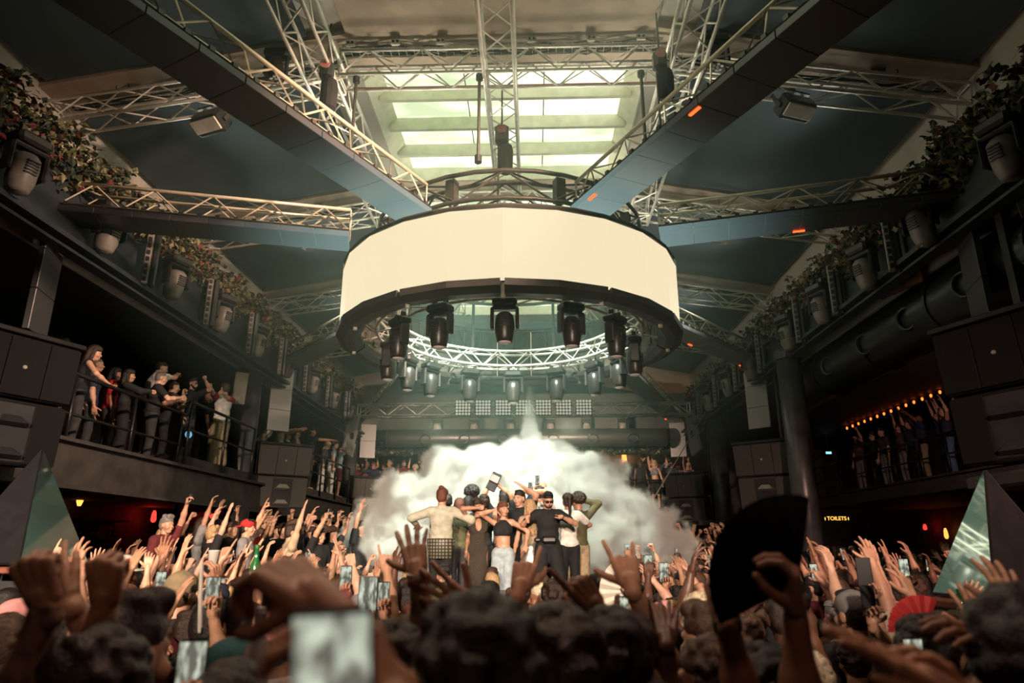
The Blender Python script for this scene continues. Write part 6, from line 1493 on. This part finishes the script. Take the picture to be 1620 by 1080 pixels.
for q in (-1, 1):
    g = MB(); g.ell(sp + Vector((q * 0.38, 0.01, 0.035)), (0.011, 0.004, 0.011), 8, 5); g.box(sp + Vector((q * 0.38, 0.01, 0.0)), (0.03, 0.006, 0.045)); g.box(sp + Vector((q * 0.38, 0.01, -0.035)), (0.016, 0.006, 0.04)); g.build('pictogram', emis('amber sign light', (1, .5, .08), 2.2), sg)
for q in (-1, 1): MB().tube(sp + Vector((q * .25, .03, .09)), sp + Vector((q * .25, .03, 3.55 - sp.z)), 0.006, 5).build('hanger', m_mhead, sg)
# string lights
sl = thing('string_lights', 'row of small orange bulbs strung over the dark balcony', 'string lights', (11.3, 16.0, 5.5))
pa, pb = atX(1487, 620, 11.3), atX(1340, 677, 11.3)
for q in (pa, pa.lerp(pb, .5), pb): MB().tube(q + Vector((0, 0, 0.05)), (q.x, q.y, 6.15), 0.005, 5).build('drop_cord', m_cable, sl)
MB().path([pa.lerp(pb, i / 13) + Vector((0, 0, 0.06 - 0.02 * (i % 2))) for i in range(14)], 0.006, 5).build('wire', m_cable, sl)
for i in range(14): MB().ell(pa.lerp(pb, i / 13), (0.035, 0.035, 0.05), 8, 6).build('bulb', emis('orange bulb', (1.0, 0.16, 0.02), 3.0), sl, True)
p_ = atX(1311, 716, 11.6); cs_ = thing('cyan_sign', 'tiny cyan lit sign behind the dark balcony rail', 'sign', p_)
MB().box(p_, (0.2, 0.02, 0.08)).build('face', emis('cyan sign light', (0.3, 0.85, 1.0), 1.5), cs_); MB().bbox(p_ + Vector((0, .03, 0)), (0.24, 0.03, 0.12), 0.01).build('case', m_black, cs_)
MB().tube((p_.x, p_.y + .03, p_.z), (p_.x, p_.y + .03, 6.15), 0.012, 6).build('hanger', m_mhead, cs_)
# small projector-like lamp on the near railing, round bulb flash, wall stones behind the far balcony
lp = atX(294, 688, -6.05); t = thing('rail_lamp', 'small spotlight with a blue lens clamped to the railing', 'lamp', lp)
MB().lathe([(0.06, -.1), (0.09, 0), (0.09, 0.1)], lp, (0.8, -0.6, 0), 14).build('housing', m_blackgloss, t, True); MB().lathe([(0.07, 0.1), (0.05, 0.12)], lp, (0.8, -0.6, 0), 14).build('lens', mat('blue lens', (0.1, 0.3, 0.45), 0.1, emit=(.2, .6, .9), es=.6), t); MB().box(lp - Vector((0, 0, 0.12)), (0.05, 0.05, 0.2)).build('bracket', m_mhead, t)
def holder(p, label, s=1.0, sk=1):
    wv = p - _C; dd = wv.dot(_fw); wx, wy = 810 + 1080 * wv.dot(_r) / dd, 540 - 1080 * wv.dot(_up) / dd
    fgarm(label, 'R', (wx, wy), dd, (wx + 40 / dd, wy + 230 / dd), (wx, wy - 60), 'hold', palm=(-1, 0.3, 0.1), skin=sk, sdir=(.1, -.1, -1))
holder(at(1000, 935, 4.6) + Vector((0.01, 0, -0.05)), 'person holding the small white fan behind the horns hand'); holder(at(400, 935, 3.9) + Vector((0.03, 0, -0.03)), 'person lifting the green bottle above the pink cap'); holder(at(336, 900, 4.3) + Vector((0.03, 0, -0.05)), 'person lifting the clear plastic cup', sk=2)
# phones in the crowd seen clearly in the photo
for (x, y, d, yw, lb, s) in ((336, 937, 3.4, 4, 'bright phone screen above the orange shirt', 1), (302, 1062, 1.75, 8, 'large phone filming low by the teal denim cap', 1), (254, 922, 4.6, 0, 'bright phone above the crowd beside the beige cap', 1), (582, 945, 3.4, -4, 'phone showing the screen beside the inked forearm', 1.35), (606, 942, 3.9, 6, 'smaller phone beside the phone showing the screen', 1), (547, 915, 4.6, 0, 'dim phone above the dark heads by the speaker', 1.1), (984, 967, 3.6, 0, 'phone below the horns hand showing the stage', 1), (1050, 905, 6.5, 0, 'phone held up before the far crowd under the wire', 1.2), (1367, 905, 4.4, -20, 'black tilted phone held high behind the fan hand', 1.2), (1374, 950, 3.9, 0, 'phone with a warm picture below the black tilted phone', 1.1), (1430, 900, 5.6, 0, 'pale pink rimmed phone in front of the flame like lamp', 1.1), (1540, 905, 0, 0, '', 0), (1447, 1047, 2.3, 10, 'phone glowing low beside the bearded profile', 1)):
    if s:
        pp = at(x, y, d); phone(pp, R(yw), lb, 'black tilted' not in lb, s=s)
        wv = pp + Vector((0.012, 0.02, -0.115 * s)) - _C; dd = wv.dot(_fw); wx, wy = 810 + 1080 * wv.dot(_r) / dd, 540 - 1080 * wv.dot(_up) / dd
        fgarm('person holding up the ' + lb, 'R', (wx, wy), dd, (wx + 0.16 * 1080 / dd * random.uniform(.2, .8), wy + 230 / dd), (wx, wy - 60), 'hold', palm=(0, -1, 0.1), skin=random.choice((1, 1, 2, 3)), sdir=(.1, -.1, -1))

# ================================================================ smoke and haze
def smoke():
    vol = bpy.data.volumes.new('smoke_cloud'); o = bpy.data.objects.new('smoke_cloud', vol); col.objects.link(o)
    tag(o, 'billowing white smoke cloud with a thin jet from the round screen behind the dancers', 'smoke', kind='stuff')
    ng = bpy.data.node_groups.new('smoke', 'GeometryNodeTree'); ng.interface.new_socket('Geometry', in_out='INPUT', socket_type='NodeSocketGeometry'); ng.interface.new_socket('Geometry', in_out='OUTPUT', socket_type='NodeSocketGeometry')
    N = ng.nodes; L = ng.links
    out = N.new('NodeGroupOutput'); pos = N.new('GeometryNodeInputPosition')
    nz = N.new('ShaderNodeTexNoise'); nz.inputs['Scale'].default_value = 2.1; nz.inputs['Detail'].default_value = 7; nz.inputs['Roughness'].default_value = 0.60; L.new(pos.outputs[0], nz.inputs['Vector'])
    sub_ = N.new('ShaderNodeMath'); sub_.operation = 'SUBTRACT'; L.new(nz.outputs[0], sub_.inputs[0]); sub_.inputs[1].default_value = 0.5
    blobs = [(-2.3, 13.1, 2.35, .75), (-1.85, 13.0, 2.85, .72), (-1.2, 13.2, 3.25, .72), (-.5, 13.0, 3.2, .75), (.2, 13.3, 3.45, .7), (.9, 13.1, 3.25, .78), (1.5, 13.0, 3.0, .78), (2.0, 13.2, 2.6, .72), (2.5, 13.1, 2.15, .62), (2.95, 13.3, 2.0, .5), (-2.55, 13.2, 1.8, .6),
             (-1.5, 12.8, 2.1, .95), (-.5, 12.9, 2.2, 1.0), (.5, 12.9, 2.3, 1.0), (1.4, 12.9, 2.1, .95), (-1.9, 13.1, 1.4, .7), (1.9, 13.1, 1.5, .75), (0, 13.1, 1.5, .9),
             (.34, 13.2, 3.75, .36), (.34, 13.2, 3.95, .27), (.345, 13.2, 4.15, .22), (.35, 13.2, 4.33, .175), (.352, 13.2, 4.5, .14), (.355, 13.2, 4.65, .115), (.357, 13.2, 4.78, .095), (.36, 13.2, 4.9, .08), (.36, 13.2, 5.0, .07), (.36, 13.2, 5.1, .065)]
    prev = None
    for (x, y, z, r) in blobs:
        d = N.new('ShaderNodeVectorMath'); d.operation = 'DISTANCE'; L.new(pos.outputs[0], d.inputs[0]); d.inputs[1].default_value = (x, y, z)
        m = N.new('ShaderNodeMath'); m.operation = 'MULTIPLY_ADD'; L.new(d.outputs['Value'], m.inputs[0]); m.inputs[1].default_value = -1.0; m.inputs[2].default_value = r   # r - d, metres inside
        if prev is None: prev = m
        else:
            k = N.new('ShaderNodeMath'); k.operation = 'SMOOTH_MAX'; k.inputs[2].default_value = 0.08; L.new(prev.outputs[0], k.inputs[0]); L.new(m.outputs[0], k.inputs[1]); prev = k
    # noise bites deeper where the cloud is wide, less in the thin jet (above z 3.6)
    sz = N.new('ShaderNodeSeparateXYZ'); L.new(pos.outputs[0], sz.inputs[0])
    mr = N.new('ShaderNodeMapRange'); L.new(sz.outputs[2], mr.inputs[0]); mr.inputs[1].default_value = 3.4; mr.inputs[2].default_value = 4.4; mr.inputs[3].default_value = 1.6; mr.inputs[4].default_value = 0.07
    mu = N.new('ShaderNodeMath'); mu.operation = 'MULTIPLY_ADD'; L.new(sub_.outputs[0], mu.inputs[0]); L.new(mr.outputs[0], mu.inputs[1]); L.new(prev.outputs[0], mu.inputs[2])
    tk = N.new('ShaderNodeMapRange'); L.new(sz.outputs[2], tk.inputs[0]); tk.inputs[1].default_value = 3.4; tk.inputs[2].default_value = 4.6; tk.inputs[3].default_value = 0.17; tk.inputs[4].default_value = 0.02
    dv_ = N.new('ShaderNodeMath'); dv_.operation = 'DIVIDE'; dv_.use_clamp = True; L.new(mu.outputs[0], dv_.inputs[0]); L.new(tk.outputs[0], dv_.inputs[1])
    dn = dv_
    vc = N.new('GeometryNodeVolumeCube'); L.new(dn.outputs[0], vc.inputs['Density']); vc.inputs['Min'].default_value = (-3.7, 11.5, 0.7); vc.inputs['Max'].default_value = (3.9, 14.6, 5.2)
    vc.inputs['Resolution X'].default_value = 190; vc.inputs['Resolution Y'].default_value = 78; vc.inputs['Resolution Z'].default_value = 120
    m = bpy.data.materials.new('white smoke'); m.use_nodes = True; MN = m.node_tree.nodes; MN.clear(); mo = MN.new('ShaderNodeOutputMaterial'); pv_ = MN.new('ShaderNodeVolumePrincipled')
    pv_.inputs['Color'].default_value = (0.96, 0.98, 0.93, 1); pv_.inputs['Density'].default_value = 7.0; pv_.inputs['Anisotropy'].default_value = 0.0
    m.node_tree.links.new(pv_.outputs[0], mo.inputs['Volume'])
    sm = N.new('GeometryNodeSetMaterial'); sm.inputs['Material'].default_value = m; L.new(vc.outputs[0], sm.inputs[0]); L.new(sm.outputs[0], out.inputs[0])
    vol.materials.append(m)
    md = o.modifiers.new('smoke', 'NODES'); md.node_group = ng
smoke()
hz = MB().ell((0, 13.6, 5.75), (5.8, 12.0, 3.35), 32, 16).build('haze', bpy.data.materials.new('thin club haze'))
tag(hz, 'thin haze hanging through the whole hall', 'haze', kind='stuff')
hm_ = hz.data.materials[0]; hm_.use_nodes = True; MN = hm_.node_tree.nodes; MN.clear(); mo = MN.new('ShaderNodeOutputMaterial'); vs_ = MN.new('ShaderNodeVolumeScatter')
vs_.inputs['Color'].default_value = (0.62, 0.98, 0.86, 1); vs_.inputs['Density'].default_value = 0.011; vs_.inputs['Anisotropy'].default_value = 0.2
HL = hm_.node_tree.links; tc = MN.new('ShaderNodeTexCoord'); mp = MN.new('ShaderNodeVectorMath'); mp.operation = 'MULTIPLY_ADD'; mp.inputs[1].default_value = (2, 2, 2); mp.inputs[2].default_value = (-1, -1, -1); HL.new(tc.outputs['Generated'], mp.inputs[0])
dt = MN.new('ShaderNodeVectorMath'); dt.operation = 'DOT_PRODUCT'; HL.new(mp.outputs[0], dt.inputs[0]); HL.new(mp.outputs[0], dt.inputs[1])
fa = MN.new('ShaderNodeMapRange'); HL.new(dt.outputs['Value'], fa.inputs[0]); fa.inputs[1].default_value = 1.0; fa.inputs[2].default_value = 0.0; fa.inputs[3].default_value = 0.0; fa.inputs[4].default_value = 0.026; HL.new(fa.outputs[0], vs_.inputs['Density'])
hm_.node_tree.links.new(vs_.outputs[0], mo.inputs['Volume'])
